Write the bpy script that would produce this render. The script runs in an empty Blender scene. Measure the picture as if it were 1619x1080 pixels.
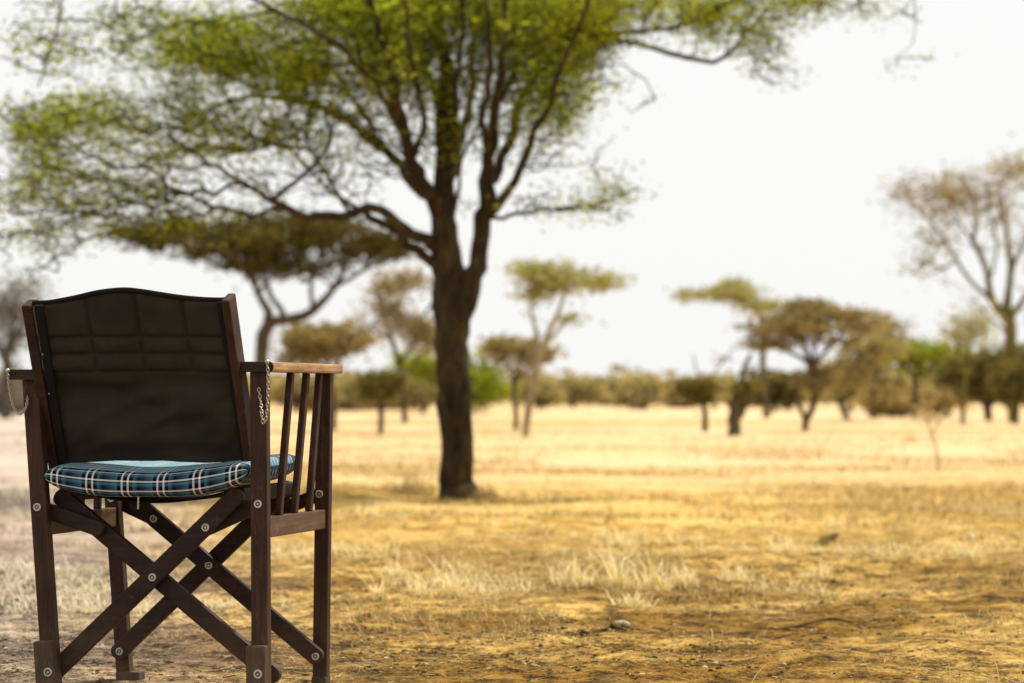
import bpy, bmesh, math, random
import numpy as np
from mathutils import Vector, Matrix

random.seed(7); RNG = np.random.default_rng(11)
W0, H0 = 1619.0, 1080.0
LENS = 90.0
F = W0 * LENS / 36.0          # focal length in photo pixels
HZ = 625.0                    # horizon row of the photograph
EYE = 0.60
R = math.radians
scn = bpy.context.scene
COL = scn.collection

def P(x, y, d):
    """point that the photo shows at pixel x, y when it stands d metres away"""
    return np.array([(x - 809.5) / F * d, d, EYE + (HZ - y) / F * d])

def base_d(y):
    return EYE * F / (y - HZ)

# ------------------------------------------------------------------ noise
_LAT = np.random.default_rng(3).random((256, 256))
def vnoise(x, y, s=1.0, o=0.0):
    x = np.asarray(x, float) / s + 37.3 + o; y = np.asarray(y, float) / s + 11.7 + o * 1.7
    xi = np.floor(x).astype(int); yi = np.floor(y).astype(int)
    fx = x - xi; fy = y - yi
    fx = fx * fx * (3 - 2 * fx); fy = fy * fy * (3 - 2 * fy)
    g = lambda a, b: _LAT[a & 255, b & 255]
    return (g(xi, yi) * (1 - fx) + g(xi + 1, yi) * fx) * (1 - fy) + (g(xi, yi + 1) * (1 - fx) + g(xi + 1, yi + 1) * fx) * fy

def gh(x, y):
    """ground height"""
    x = np.asarray(x, float); y = np.asarray(y, float)
    h = (vnoise(x, y, .9) - .5) * .045 + (vnoise(x, y, .28, 5) - .5) * .030 + (vnoise(x, y, .10, 9) - .5) * .014
    h += (vnoise(x, y, .045, 14) - .5) * .008 * np.clip((14 - y) / 6, 0, 1)
    h += (vnoise(x, y, 4.0, 21) - .5) * .05 * np.clip((y - 6) / 6, 0, 1)
    # flat where the chair stands
    k = np.clip((np.hypot(x + .66, y - 5.2) - .30) / .5, .25, 1)
    return h * k - .004

# ------------------------------------------------------------------ object helpers
def link(o, parent=None):
    COL.objects.link(o)
    if parent is not None:
        o.parent = parent
    return o

def tag(o, label=None, cat=None, group=None, kind=None):
    if label: o['label'] = label
    if cat: o['category'] = cat
    if group: o['group'] = group
    if kind: o['kind'] = kind
    return o

def empty(name, loc, rz=0.0):
    o = bpy.data.objects.new(name, None)
    o.empty_display_size = .1
    o.location = loc; o.rotation_euler = (0, 0, rz)
    COL.objects.link(o)
    return o

def mesh_fast(name, verts, faces, mat, parent=None, off=None, smooth=False, k=None, mats=None, midx=None):
    """faces: (n,k) int array"""
    verts = np.asarray(verts, np.float32)
    if off is not None: verts = verts - np.asarray(off, np.float32)
    faces = np.asarray(faces, np.int32)
    n, k = faces.shape
    me = bpy.data.meshes.new(name)
    me.vertices.add(len(verts)); me.vertices.foreach_set('co', verts.ravel())
    me.loops.add(n * k); me.loops.foreach_set('vertex_index', faces.ravel())
    me.polygons.add(n); me.polygons.foreach_set('loop_start', np.arange(0, n * k, k, dtype=np.int32))
    try: me.polygons.foreach_set('loop_total', np.full(n, k, np.int32))
    except Exception: pass
    me.polygons.foreach_set('use_smooth', np.full(n, smooth, bool))
    for m in (mats or [mat]): me.materials.append(m)
    if midx is not None: me.polygons.foreach_set('material_index', np.asarray(midx, np.int32))
    me.update(calc_edges=True); me.validate()
    return link(bpy.data.objects.new(name, me), parent)

def bm_obj(name, bm, mat, parent=None, smooth=False, angle=None):
    me = bpy.data.meshes.new(name)
    bmesh.ops.recalc_face_normals(bm, faces=bm.faces[:])
    bm.to_mesh(me); bm.free()
    me.materials.append(mat)
    if smooth: me.polygons.foreach_set('use_smooth', [True] * len(me.polygons))
    o = link(bpy.data.objects.new(name, me), parent)
    return o

# ------------------------------------------------------------------ materials
def newmat(name):
    m = bpy.data.materials.new(name); m.use_nodes = True
    nt = m.node_tree; nt.nodes.clear()
    return m, nt
def N(nt, t, **kw):
    n = nt.nodes.new(t)
    for k, v in kw.items(): setattr(n, k, v)
    return n
def ramp(nt, fac, stops, interp='LINEAR'):
    r = N(nt, 'ShaderNodeValToRGB'); r.color_ramp.interpolation = interp
    e = r.color_ramp.elements
    while len(e) > 1: e.remove(e[-1])
    e[0].position = stops[0][0]; e[0].color = (*stops[0][1], 1)
    for p, c in stops[1:]:
        q = e.new(p); q.color = (*c, 1)
    nt.links.new(fac, r.inputs[0]); return r.outputs[0]
def noise(nt, vec, scale, detail=4, rough=.6):
    n = N(nt, 'ShaderNodeTexNoise'); n.inputs['Scale'].default_value = scale
    n.inputs['Detail'].default_value = detail; n.inputs['Roughness'].default_value = rough
    if vec is not None: nt.links.new(vec, n.inputs['Vector'])
    return n.outputs['Fac']
def mixc(nt, f, a, b, mode='MIX'):
    m = N(nt, 'ShaderNodeMix', data_type='RGBA', blend_type=mode)
    for s, v in ((m.inputs[0], f), (m.inputs[6], a), (m.inputs[7], b)):
        if isinstance(v, (int, float)): s.default_value = v
        elif isinstance(v, tuple): s.default_value = (*v, 1)
        else: nt.links.new(v, s)
    return m.outputs[2]
def math_(nt, op, a, b=None, clamp=False):
    m = N(nt, 'ShaderNodeMath', operation=op, use_clamp=clamp)
    for s, v in ((m.inputs[0], a), (m.inputs[1], b)):
        if v is None: continue
        if isinstance(v, (int, float)): s.default_value = v
        else: nt.links.new(v, s)
    return m.outputs[0]
def bump(nt, h, strength, dist):
    b = N(nt, 'ShaderNodeBump'); b.inputs['Strength'].default_value = strength; b.inputs['Distance'].default_value = dist
    nt.links.new(h, b.inputs['Height']); return b.outputs[0]
def principled(nt, col, rough=.7, nrm=None, spec=.3, metal=0):
    p = N(nt, 'ShaderNodeBsdfPrincipled'); o = N(nt, 'ShaderNodeOutputMaterial')
    if isinstance(col, tuple): p.inputs['Base Color'].default_value = (*col, 1)
    else: nt.links.new(col, p.inputs['Base Color'])
    if isinstance(rough, (int, float)): p.inputs['Roughness'].default_value = rough
    else: nt.links.new(rough, p.inputs['Roughness'])
    p.inputs['Specular IOR Level'].default_value = spec; p.inputs['Metallic'].default_value = metal
    if nrm is not None: nt.links.new(nrm, p.inputs['Normal'])
    nt.links.new(p.outputs[0], o.inputs[0]); return p
def objco(nt):
    return N(nt, 'ShaderNodeTexCoord').outputs['Object']
def mapping(nt, vec, scale=(1, 1, 1), rot=(0, 0, 0)):
    m = N(nt, 'ShaderNodeMapping'); m.inputs['Scale'].default_value = scale; m.inputs['Rotation'].default_value = rot
    nt.links.new(vec, m.inputs['Vector']); return m.outputs[0]

def leaf_mat(name, c1, c2, c3, trans=.35):
    m, nt = newmat(name)
    g = N(nt, 'ShaderNodeNewGeometry')
    big = noise(nt, g.outputs['Position'], 1.3, 3)
    r = math_(nt, 'ADD', math_(nt, 'MULTIPLY', g.outputs['Random Per Island'], .55), math_(nt, 'MULTIPLY', big, .55))
    col = ramp(nt, r, [(.15, c1), (.5, c2), (.88, c3)])
    d = N(nt, 'ShaderNodeBsdfDiffuse'); t = N(nt, 'ShaderNodeBsdfTranslucent'); mx = N(nt, 'ShaderNodeMixShader'); o = N(nt, 'ShaderNodeOutputMaterial')
    nt.links.new(col, d.inputs[0]); nt.links.new(mixc(nt, 1.0, col, (1.0, 1.0, .55), 'MULTIPLY'), t.inputs[0])
    mx.inputs[0].default_value = trans
    nt.links.new(d.outputs[0], mx.inputs[1]); nt.links.new(t.outputs[0], mx.inputs[2]); nt.links.new(mx.outputs[0], o.inputs[0])
    return m
def bark_mat(name, c1, c2, c3, sc=1.0):
    m, nt = newmat(name)
    v = mapping(nt, objco(nt), (9 * sc, 9 * sc, 2.2 * sc))
    n1 = noise(nt, v, 3.2, 6, .65)
    n2 = noise(nt, mapping(nt, objco(nt), (1, 1, .6)), 4 * sc, 3)
    col = ramp(nt, math_(nt, 'ADD', math_(nt, 'MULTIPLY', n1, .6), math_(nt, 'MULTIPLY', n2, .4)), [(.36, c1), (.5, c2), (.66, c3)])
    principled(nt, col, .9, bump(nt, n1, .8, .02), .15)
    return m

M = {}
M['bark'] = bark_mat('acacia_bark', (.012, .008, .004), (.042, .029, .013), (.10, .072, .032))
M['bark_dark'] = bark_mat('dark_bark', (.05, .036, .02), (.09, .066, .036), (.15, .115, .065), .4)
M['bark_pale'] = bark_mat('pale_bark', (.16, .12, .06), (.28, .22, .12), (.42, .34, .2), .4)
M['bark_green'] = bark_mat('green_bark', (.07, .06, .015), (.13, .11, .03), (.2, .17, .05), .4)
M['bark_grey'] = bark_mat('grey_bark', (.05, .04, .035), (.09, .075, .06), (.15, .13, .11), .4)
M['leaf_main'] = leaf_mat('acacia_leaf', (.040, .036, .011), (.18, .21, .030), (.72, .76, .07), .55)
M['leaf_olive'] = leaf_mat('olive_leaf', (.085, .068, .024), (.15, .122, .042), (.25, .21, .075), .45)
M['leaf_dark'] = leaf_mat('dark_leaf', (.05, .038, .012), (.10, .08, .02), (.17, .14, .04), .4)  # darker foliage colour of the wide flat-topped acacia
M['leaf_brown'] = leaf_mat('brown_leaf', (.19, .14, .068), (.32, .245, .125), (.46, .37, .20), .5)  # lightened so the colour carries the haze over distant trees
M['leaf_green'] = leaf_mat('bright_leaf', (.16, .18, .02), (.27, .31, .035), (.42, .46, .07), .5)
M['leaf_pale'] = leaf_mat('pale_leaf', (.26, .24, .10), (.38, .35, .16), (.5, .46, .25), .5)
M['leaf_bush'] = leaf_mat('bush_leaf', (.28, .22, .11), (.38, .31, .16), (.48, .41, .23), .5)  # lifted brown, distance haze put into the leaf colour
M['leaf_grey'] = leaf_mat('grey_leaf', (.13, .11, .095), (.22, .19, .17), (.32, .29, .26), .4)
M['leaf_straw'] = leaf_mat('straw_leaf', (.34, .25, .10), (.45, .34, .15), (.56, .44, .22), .4)

# ground
def ground_material():
    m, nt = newmat('dry_ground')
    g = N(nt, 'ShaderNodeNewGeometry'); pos = g.outputs['Position']
    sx = N(nt, 'ShaderNodeSeparateXYZ'); nt.links.new(pos, sx.inputs[0])
    X, Y = sx.outputs[0], sx.outputs[1]
    fine = noise(nt, pos, 55, 6, .7)
    mid = noise(nt, pos, 9, 5, .65)
    big = noise(nt, mapping(nt, pos, (.55, 1, 1)), 1.15, 4, .6)
    huge = noise(nt, mapping(nt, pos, (.35, 1, 1)), .10, 3, .5)
    # bare soil close by
    grit = noise(nt, pos, 170, 3, .7)
    near = ramp(nt, math_(nt, 'ADD', math_(nt, 'MULTIPLY', grit, .25), math_(nt, 'ADD', math_(nt, 'MULTIPLY', fine, .35), math_(nt, 'MULTIPLY', mid, .40))),
                [(.41, (.022, .013, .003)), (.46, (.12, .075, .018)), (.50, (.33, .195, .042)), (.56, (.60, .40, .125))])  # dark soil tones, also painting the shade of its relief
    near = mixc(nt, ramp(nt, big, [(.44, (0, 0, 0)), (.56, (1, 1, 1))]), near, mixc(nt, 1.0, near, (.46, .38, .20), 'MULTIPLY'))  # broad dark patches add to the painted relief shade
    midc = ramp(nt, math_(nt, 'ADD', math_(nt, 'MULTIPLY', mid, .5), math_(nt, 'MULTIPLY', big, .5)),
                [(.37, (.12, .065, .010)), (.465, (.38, .222, .036)), (.55, (.63, .42, .14))])
    farc = ramp(nt, huge, [(.35, (.47, .30, .10)), (.5, (.61, .44, .23)), (.65, (.68, .52, .31))])
    def sm(v, a, b):
        r = N(nt, 'ShaderNodeMapRange', interpolation_type='SMOOTHSTEP')
        nt.links.new(v, r.inputs[0]); r.inputs[1].default_value = a; r.inputs[2].default_value = b
        return r.outputs[0]
    yj = math_(nt, 'ADD', Y, math_(nt, 'MULTIPLY', math_(nt, 'SUBTRACT', big, .5), 3.0))
    yj2 = math_(nt, 'ADD', Y, math_(nt, 'MULTIPLY', math_(nt, 'SUBTRACT', mixc(nt, .5, big, huge), .5), 9.0))
    c = mixc(nt, sm(yj, 8.0, 13.0), near, midc)
    c = mixc(nt, sm(yj2, 15.5, 23.0), c, farc)
    # grey-pink light-leak wash painted into the ground colour toward the left
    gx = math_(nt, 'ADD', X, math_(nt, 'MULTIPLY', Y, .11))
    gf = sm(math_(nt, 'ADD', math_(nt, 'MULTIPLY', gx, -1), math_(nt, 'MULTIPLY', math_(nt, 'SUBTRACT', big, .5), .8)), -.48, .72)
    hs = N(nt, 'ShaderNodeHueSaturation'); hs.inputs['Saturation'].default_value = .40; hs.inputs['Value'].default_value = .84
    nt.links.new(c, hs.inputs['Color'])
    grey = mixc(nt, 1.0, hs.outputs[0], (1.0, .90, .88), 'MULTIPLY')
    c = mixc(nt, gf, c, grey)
    principled(nt, c, .95, bump(nt, math_(nt, 'ADD', math_(nt, 'MULTIPLY', fine, .5), mid), .55, .02), .1)
    return m
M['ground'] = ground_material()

def stuff_mat(name, stops, trans=0.0):
    m, nt = newmat(name)
    g = N(nt, 'ShaderNodeNewGeometry')
    col = ramp(nt, g.outputs['Random Per Island'], stops)
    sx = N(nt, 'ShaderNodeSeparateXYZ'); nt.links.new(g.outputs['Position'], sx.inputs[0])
    gx = math_(nt, 'ADD', sx.outputs[0], math_(nt, 'MULTIPLY', sx.outputs[1], .11))  # ground cover takes the same painted light-leak wash toward the left
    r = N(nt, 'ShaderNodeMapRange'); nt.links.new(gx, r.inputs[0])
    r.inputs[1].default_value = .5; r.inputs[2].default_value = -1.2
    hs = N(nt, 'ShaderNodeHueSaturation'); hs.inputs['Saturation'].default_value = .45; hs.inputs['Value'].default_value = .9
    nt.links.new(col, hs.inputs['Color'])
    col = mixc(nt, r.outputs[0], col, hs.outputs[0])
    d = N(nt, 'ShaderNodeBsdfDiffuse'); o = N(nt, 'ShaderNodeOutputMaterial'); nt.links.new(col, d.inputs[0])
    if trans:
        t = N(nt, 'ShaderNodeBsdfTranslucent'); mx = N(nt, 'ShaderNodeMixShader'); mx.inputs[0].default_value = trans
        nt.links.new(col, t.inputs[0]); nt.links.new(d.outputs[0], mx.inputs[1]); nt.links.new(t.outputs[0], mx.inputs[2]); nt.links.new(mx.outputs[0], o.inputs[0])
    else: nt.links.new(d.outputs[0], o.inputs[0])
    return m
M['straw'] = stuff_mat('straw', [(0, (.34, .23, .08)), (.5, (.52, .38, .15)), (1, (.72, .58, .30))], .3)
M['pale_straw'] = stuff_mat('pale_straw', [(0, (.70, .55, .24)), (.5, (.90, .76, .40)), (1, (.98, .92, .62))], .4)
M['pebble'] = stuff_mat('pebble', [(0, (.04, .027, .012)), (.45, (.13, .09, .04)), (.8, (.34, .25, .11)), (1, (.62, .5, .3))])  # dark end of the ramp stands in for clod shadows
M['litter'] = stuff_mat('litter', [(0, (.04, .028, .012)), (.6, (.12, .08, .03)), (1, (.3, .2, .08))])

# chair
def wood_mat(name, c1, c2, c3, ax=2, rough=.42):
    m, nt = newmat(name)
    sc = [38, 38, 38]; sc[ax] = 2.5
    v = mapping(nt, objco(nt), tuple(sc))
    n1 = noise(nt, v, 2.2, 6, .65)
    n2 = noise(nt, objco(nt), 12, 3)
    col = ramp(nt, math_(nt, 'ADD', math_(nt, 'MULTIPLY', n1, .7), math_(nt, 'MULTIPLY', n2, .3)), [(.34, c1), (.5, c2), (.68, c3)])
    sc_ = ramp(nt, noise(nt, mapping(nt, objco(nt), (60, 60, 22)), 1.6, 5, .75), [(.60, (0, 0, 0)), (.68, (1, 1, 1))])
    col = mixc(nt, math_(nt, 'MULTIPLY', sc_, .28), col, tuple(min(1, x * 2.6 + .02) for x in c3))
    sz = N(nt, 'ShaderNodeSeparateXYZ'); nt.links.new(objco(nt), sz.inputs[0])
    dz = N(nt, 'ShaderNodeMapRange'); nt.links.new(sz.outputs[2], dz.inputs[0]); dz.inputs[1].default_value = .20; dz.inputs[2].default_value = 0
    col = mixc(nt, math_(nt, 'MULTIPLY', dz.outputs[0], math_(nt, 'MULTIPLY', n2, .40)), col, (.22, .15, .09))
    rg = ramp(nt, n1, [(.3, (rough - .08,) * 3), (.7, (rough + .18,) * 3)])
    principled(nt, col, rg, bump(nt, n1, .25, .003), .22)
    return m
M['wood'] = wood_mat('dark_wood', (.015, .0055, .003), (.036, .0145, .007), (.072, .032, .015), 2, .52)
M['wood_x'] = wood_mat('dark_wood_across', (.010, .0042, .0026), (.024, .010, .0055), (.050, .023, .013), 0, .52)
M['wood_lit'] = wood_mat('lit_wood', (.18, .09, .035), (.36, .21, .09), (.58, .40, .21), 1, .5)  # armrest wood, paled to paint in the light on its side
M['wood_rail'] = wood_mat('rail_wood', (.05, .026, .014), (.10, .055, .030), (.17, .10, .058), 1, .5)
M['wood_grey'] = wood_mat('foot_wood', (.030, .017, .010), (.060, .037, .023), (.11, .072, .048), 2, .7)

def canvas_mat(name, c, c2):
    m, nt = newmat(name)
    v = objco(nt)
    wv = noise(nt, mapping(nt, v, (900, 900, 900)), 1, 1)
    n = noise(nt, v, 14, 4)
    col = mixc(nt, n, c, c2)
    principled(nt, col, .92, bump(nt, math_(nt, 'ADD', wv, math_(nt, 'MULTIPLY', noise(nt, v, 60, 4), 1.5)), .35, .001), .12)
    return m
M['canvas'] = canvas_mat('brown_canvas', (.016, .013, .009), (.046, .039, .027))
M['canvas_black'] = canvas_mat('black_binding', (.008, .007, .006), (.014, .012, .010))
def metal_mat(name, c, rough):
    m, nt = newmat(name)
    n = noise(nt, objco(nt), 300, 3)
    principled(nt, mixc(nt, n, c, tuple(x * .55 for x in c)), rough, None, .5, .9)
    return m
M['metal'] = metal_mat('bolt_metal', (.62, .58, .52), .45)
M['chain'] = metal_mat('chain_metal', (.60, .50, .36), .4)
M['hole'] = metal_mat('bolt_recess', (.04, .035, .03), .6)

def plaid_mat():
    m, nt = newmat('plaid_cloth')
    uv = N(nt, 'ShaderNodeUVMap'); uv.uv_map = 'UVMap'
    s = N(nt, 'ShaderNodeSeparateXYZ'); nt.links.new(uv.outputs[0], s.inputs[0])
    fu = math_(nt, 'FRACT', math_(nt, 'DIVIDE', s.outputs[0], .0740))
    fv = math_(nt, 'FRACT', math_(nt, 'DIVIDE', s.outputs[1], .0190))
    B = (.020, .055, .095); K = (.003, .003, .005); Wh = (.98, .92, .88); T = (.075, .19, .27)
    # warp (u) and weft (v) thread colours
    cu = ramp(nt, fu, [(0, B), (.25, T), (.26, K), (.36, K), (.37, Wh), (.41, Wh), (.42, K), (.53, K), (.54, Wh), (.58, Wh), (.59, K), (.69, K), (.70, T), (.85, K), (1, B)])
    cv = ramp(nt, fv, [(0, B), (.16, B), (.17, K), (.52, K), (.53, Wh), (.67, Wh), (.68, K), (.80, K), (.81, T), (1, T)])
    ck = N(nt, 'ShaderNodeTexChecker'); ck.inputs['Scale'].default_value = 1100
    nt.links.new(uv.outputs[0], ck.inputs['Vector'])
    f = math_(nt, 'ADD', math_(nt, 'MULTIPLY', ck.outputs['Fac'], .25), .38)
    c = mixc(nt, f, cu, cv)
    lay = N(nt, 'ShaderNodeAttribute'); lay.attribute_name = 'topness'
    # the upper face is mixed toward a paler blue
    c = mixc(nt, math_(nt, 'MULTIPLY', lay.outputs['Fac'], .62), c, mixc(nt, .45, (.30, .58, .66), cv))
    n = noise(nt, uv.outputs[0], 900, 2)
    principled(nt, c, .9, bump(nt, n, .3, .001), .1)
    return m
M['plaid'] = plaid_mat()

# ------------------------------------------------------------------ world, sun, camera
w = bpy.data.worlds.new('World'); scn.world = w; w.use_nodes = True
nt = w.node_tree; nt.nodes.clear()
SUN_EL, SUN_AZ = R(58), R(55)        # azimuth clockwise from +Y: to the right and beyond
sky = N(nt, 'ShaderNodeTexSky'); sky.sky_type = 'NISHITA'; sky.sun_disc = False
sky.sun_elevation = SUN_EL; sky.sun_rotation = SUN_AZ; sky.air_density = 1.2; sky.dust_density = 6; sky.ozone_density = 1
hz = N(nt, 'ShaderNodeVectorMath', operation='MULTIPLY_ADD')
nt.links.new(sky.outputs[0], hz.inputs[0]); hz.inputs[1].default_value = (.05, .05, .05); hz.inputs[2].default_value = (9.5, 9.5, 9.3)
bg = N(nt, 'ShaderNodeBackground'); bg.inputs[1].default_value = .1
nt.links.new(hz.outputs[0], bg.inputs[0])
wo = N(nt, 'ShaderNodeOutputWorld'); nt.links.new(bg.outputs[0], wo.inputs[0])

sd = bpy.data.lights.new('sun', 'SUN'); sd.energy = 4.8; sd.angle = R(1.0); sd.color = (1, .93, .80)
so = link(bpy.data.objects.new('sun', sd))
dirv = Vector((math.sin(SUN_AZ) * math.cos(SUN_EL), math.cos(SUN_AZ) * math.cos(SUN_EL), math.sin(SUN_EL)))
so.rotation_euler = dirv.to_track_quat('Z', 'Y').to_euler()

cd = bpy.data.cameras.new('camera'); cam = link(bpy.data.objects.new('camera', cd))
cam.location = (0, 0, EYE); cam.rotation_euler = (R(90), 0, 0)
cd.lens = LENS; cd.sensor_width = 36; cd.sensor_fit = 'HORIZONTAL'
cd.shift_y = (HZ - 540) / W0
cd.clip_start = .1; cd.clip_end = 3000
cd.dof.use_dof = True; cd.dof.focus_distance = 5.02; cd.dof.aperture_fstop = 4.4; cd.dof.aperture_blades = 7
scn.camera = cam
scn.view_settings.view_transform = 'Standard'; scn.view_settings.look = 'None'; scn.view_settings.exposure = 0
scn.cycles.use_denoising = True
scn.cycles.max_bounces = 6; scn.cycles.transmission_bounces = 4; scn.cycles.diffuse_bounces = 3

# ------------------------------------------------------------------ ground sheet
def axis_pts(lo_f, hi_f, step, lo, hi, g=1.13):
    c = list(np.arange(lo_f, hi_f, step))
    s = step; p = hi_f
    while p < hi: c.append(p); s *= g; p += s
    c.append(hi)
    s = step; p = lo_f - step; l = []
    while p > lo: l.append(p); s *= g; p -= s
    l.append(lo)
    return np.array(l[::-1] + c)
xs = axis_pts(-2.1, 2.3, .014, -900, 900, 1.09)
ys = [4.4]
while ys[-1] < 60: ys.append(ys[-1] + .012 * (ys[-1] / 5) ** 1.9)
st = ys[-1] - ys[-2]
while ys[-1] < 1500: st *= 1.12; ys.append(ys[-1] + st)
l = [4.38]; st = .02
while l[-1] > -300: st *= 1.25; l.append(l[-1] - st)
ys = np.array(l[::-1] + ys)
GX, GY = np.meshgrid(xs, ys)
GZ = gh(GX, GY)
GZ[GY > 70] *= .3
nx, ny = len(xs), len(ys)
ii = (np.arange(ny - 1)[:, None] * nx + np.arange(nx - 1)[None, :]).ravel()
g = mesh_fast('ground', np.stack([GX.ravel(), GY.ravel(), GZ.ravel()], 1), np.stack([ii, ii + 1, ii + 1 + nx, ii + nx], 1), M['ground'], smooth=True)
tag(g, 'bare dusty savanna ground turning to golden grassland', 'ground', kind='structure')

# ------------------------------------------------------------------ trees
def perp(d):
    a = np.where(np.abs(d[:, 2:3]) < .9, np.array([[0, 0, 1.]]), np.array([[1., 0, 0]]))
    u = np.cross(d, a); u /= np.linalg.norm(u, axis=1, keepdims=True) + 1e-9
    return u, np.cross(d, u)

def frustums(p0, p1, r0, r1, k=4):
    d = p1 - p0; L = np.linalg.norm(d, axis=1, keepdims=True) + 1e-9; d = d / L
    u, v = perp(d)
    p1 = p1 + d * r1[:, None] * .5
    a = np.arange(k) * 2 * np.pi / k
    ring = u[:, None, :] * np.cos(a)[None, :, None] + v[:, None, :] * np.sin(a)[None, :, None]
    A = p0[:, None, :] + ring * r0[:, None, None]; B = p1[:, None, :] + ring * r1[:, None, None]
    V = np.concatenate([A, B], 1).reshape(-1, 3)
    n = len(p0); b = (np.arange(n) * 2 * k)[:, None]
    j = np.arange(k)[None, :]; j2 = (j + 1) % k
    Fc = np.stack([b + j, b + j2, b + k + j2, b + k + j], 2).reshape(-1, 4)
    return V, Fc

def smooth_poly(pts, step):
    """Catmull-Rom through pts (n,4: xyz r)"""
    pts = np.asarray(pts, float)
    if len(pts) < 2: return pts
    P4 = np.vstack([2 * pts[0] - pts[1], pts, 2 * pts[-1] - pts[-2]])
    out = []
    for i in range(1, len(P4) - 2):
        a, b, c, d = P4[i - 1:i + 3]
        n = max(2, int(np.linalg.norm(c[:3] - b[:3]) / step))
        for t in np.arange(n) / n:
            out.append(.5 * ((2 * b) + (-a + c) * t + (2 * a - 5 * b + 4 * c - d) * t * t + (-a + 3 * b - 3 * c + d) * t ** 3))
    out.append(pts[-1])
    return np.array(out)

def limb_tube(path, k=14, rough=.12, seed=0):
    """skinned tube with an uneven bark outline; path (n,4)"""
    p = path[:, :3]; r = np.maximum(path[:, 3], 1e-4)
    t = np.gradient(p, axis=0); t /= np.linalg.norm(t, axis=1, keepdims=True) + 1e-9
    u0 = np.array([1., 0, 0]) if abs(t[0][0]) < .8 else np.array([0, 1., 0])
    V = []
    rg = np.random.default_rng(seed)
    ph = rg.random(6) * 6.28
    s = np.concatenate([[0], np.cumsum(np.linalg.norm(np.diff(p, axis=0), axis=1))])
    u = u0
    for i in range(len(p)):
        u = u - t[i] * np.dot(u, t[i]); u /= np.linalg.norm(u) + 1e-9
        v = np.cross(t[i], u)
        a = np.arange(k) * 2 * np.pi / k
        q = s[i] / (r.max() * 6 + 1e-6)
        f = 1 + rough * (np.sin(3 * a + ph[0] + 1.7 * np.sin(q)) * .5 + np.sin(5 * a + ph[1] + q) * .35 + np.sin(a + ph[2] + 2.2 * q) * .45 + (rg.random(k) - .5) * .5)
        V.append(p[i] + (u * np.cos(a)[:, None] + v * np.sin(a)[:, None]) * (r[i] * f)[:, None])
    V = np.vstack(V)
    n = len(p); b = (np.arange(n - 1) * k)[:, None]; j = np.arange(k)[None, :]; j2 = (j + 1) % k
    Fc = np.stack([b + j, b + j2, b + k + j2, b + k + j], 2).reshape(-1, 4)
    cap = len(V); V = np.vstack([V, p[-1:]])
    c = (n - 1) * k
    Fc = np.vstack([Fc] + [np.array([[c + a_, c + (a_ + 1) % k, cap, cap]]) for a_ in []]) if False else Fc
    return V, Fc

LEAFK = .43
def leaves(cent, n, spread, L, Wd, flat=.5, seed=0, droop=0.0, cw=None):
    rg = np.random.default_rng(seed)
    idx = rg.integers(0, len(cent), n) if cw is None else rg.choice(len(cent), n, p=cw / cw.sum())
    c = cent[idx] + rg.normal(0, 1, (n, 3)) * np.array([spread, spread, spread * flat])
    d = rg.normal(0, 1, (n, 3)) * np.array([1, 1, .55]); d[:, 2] -= droop
    d /= np.linalg.norm(d, axis=1, keepdims=True)
    s = rg.normal(0, 1, (n, 3)) * np.array([1, 1, .6])
    wv = np.cross(d, s); wv /= np.linalg.norm(wv, axis=1, keepdims=True) + 1e-9
    l = L * (.6 + .8 * rg.random((n, 1))); ww = Wd * (.6 + .8 * rg.random((n, 1)))
    V = np.stack([c - d * l / 2, c + wv * ww / 2, c + d * l / 2, c - wv * ww / 2], 1).reshape(-1, 3)
    Fc = np.arange(n * 4).reshape(-1, 4)
    return V, Fc

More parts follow.
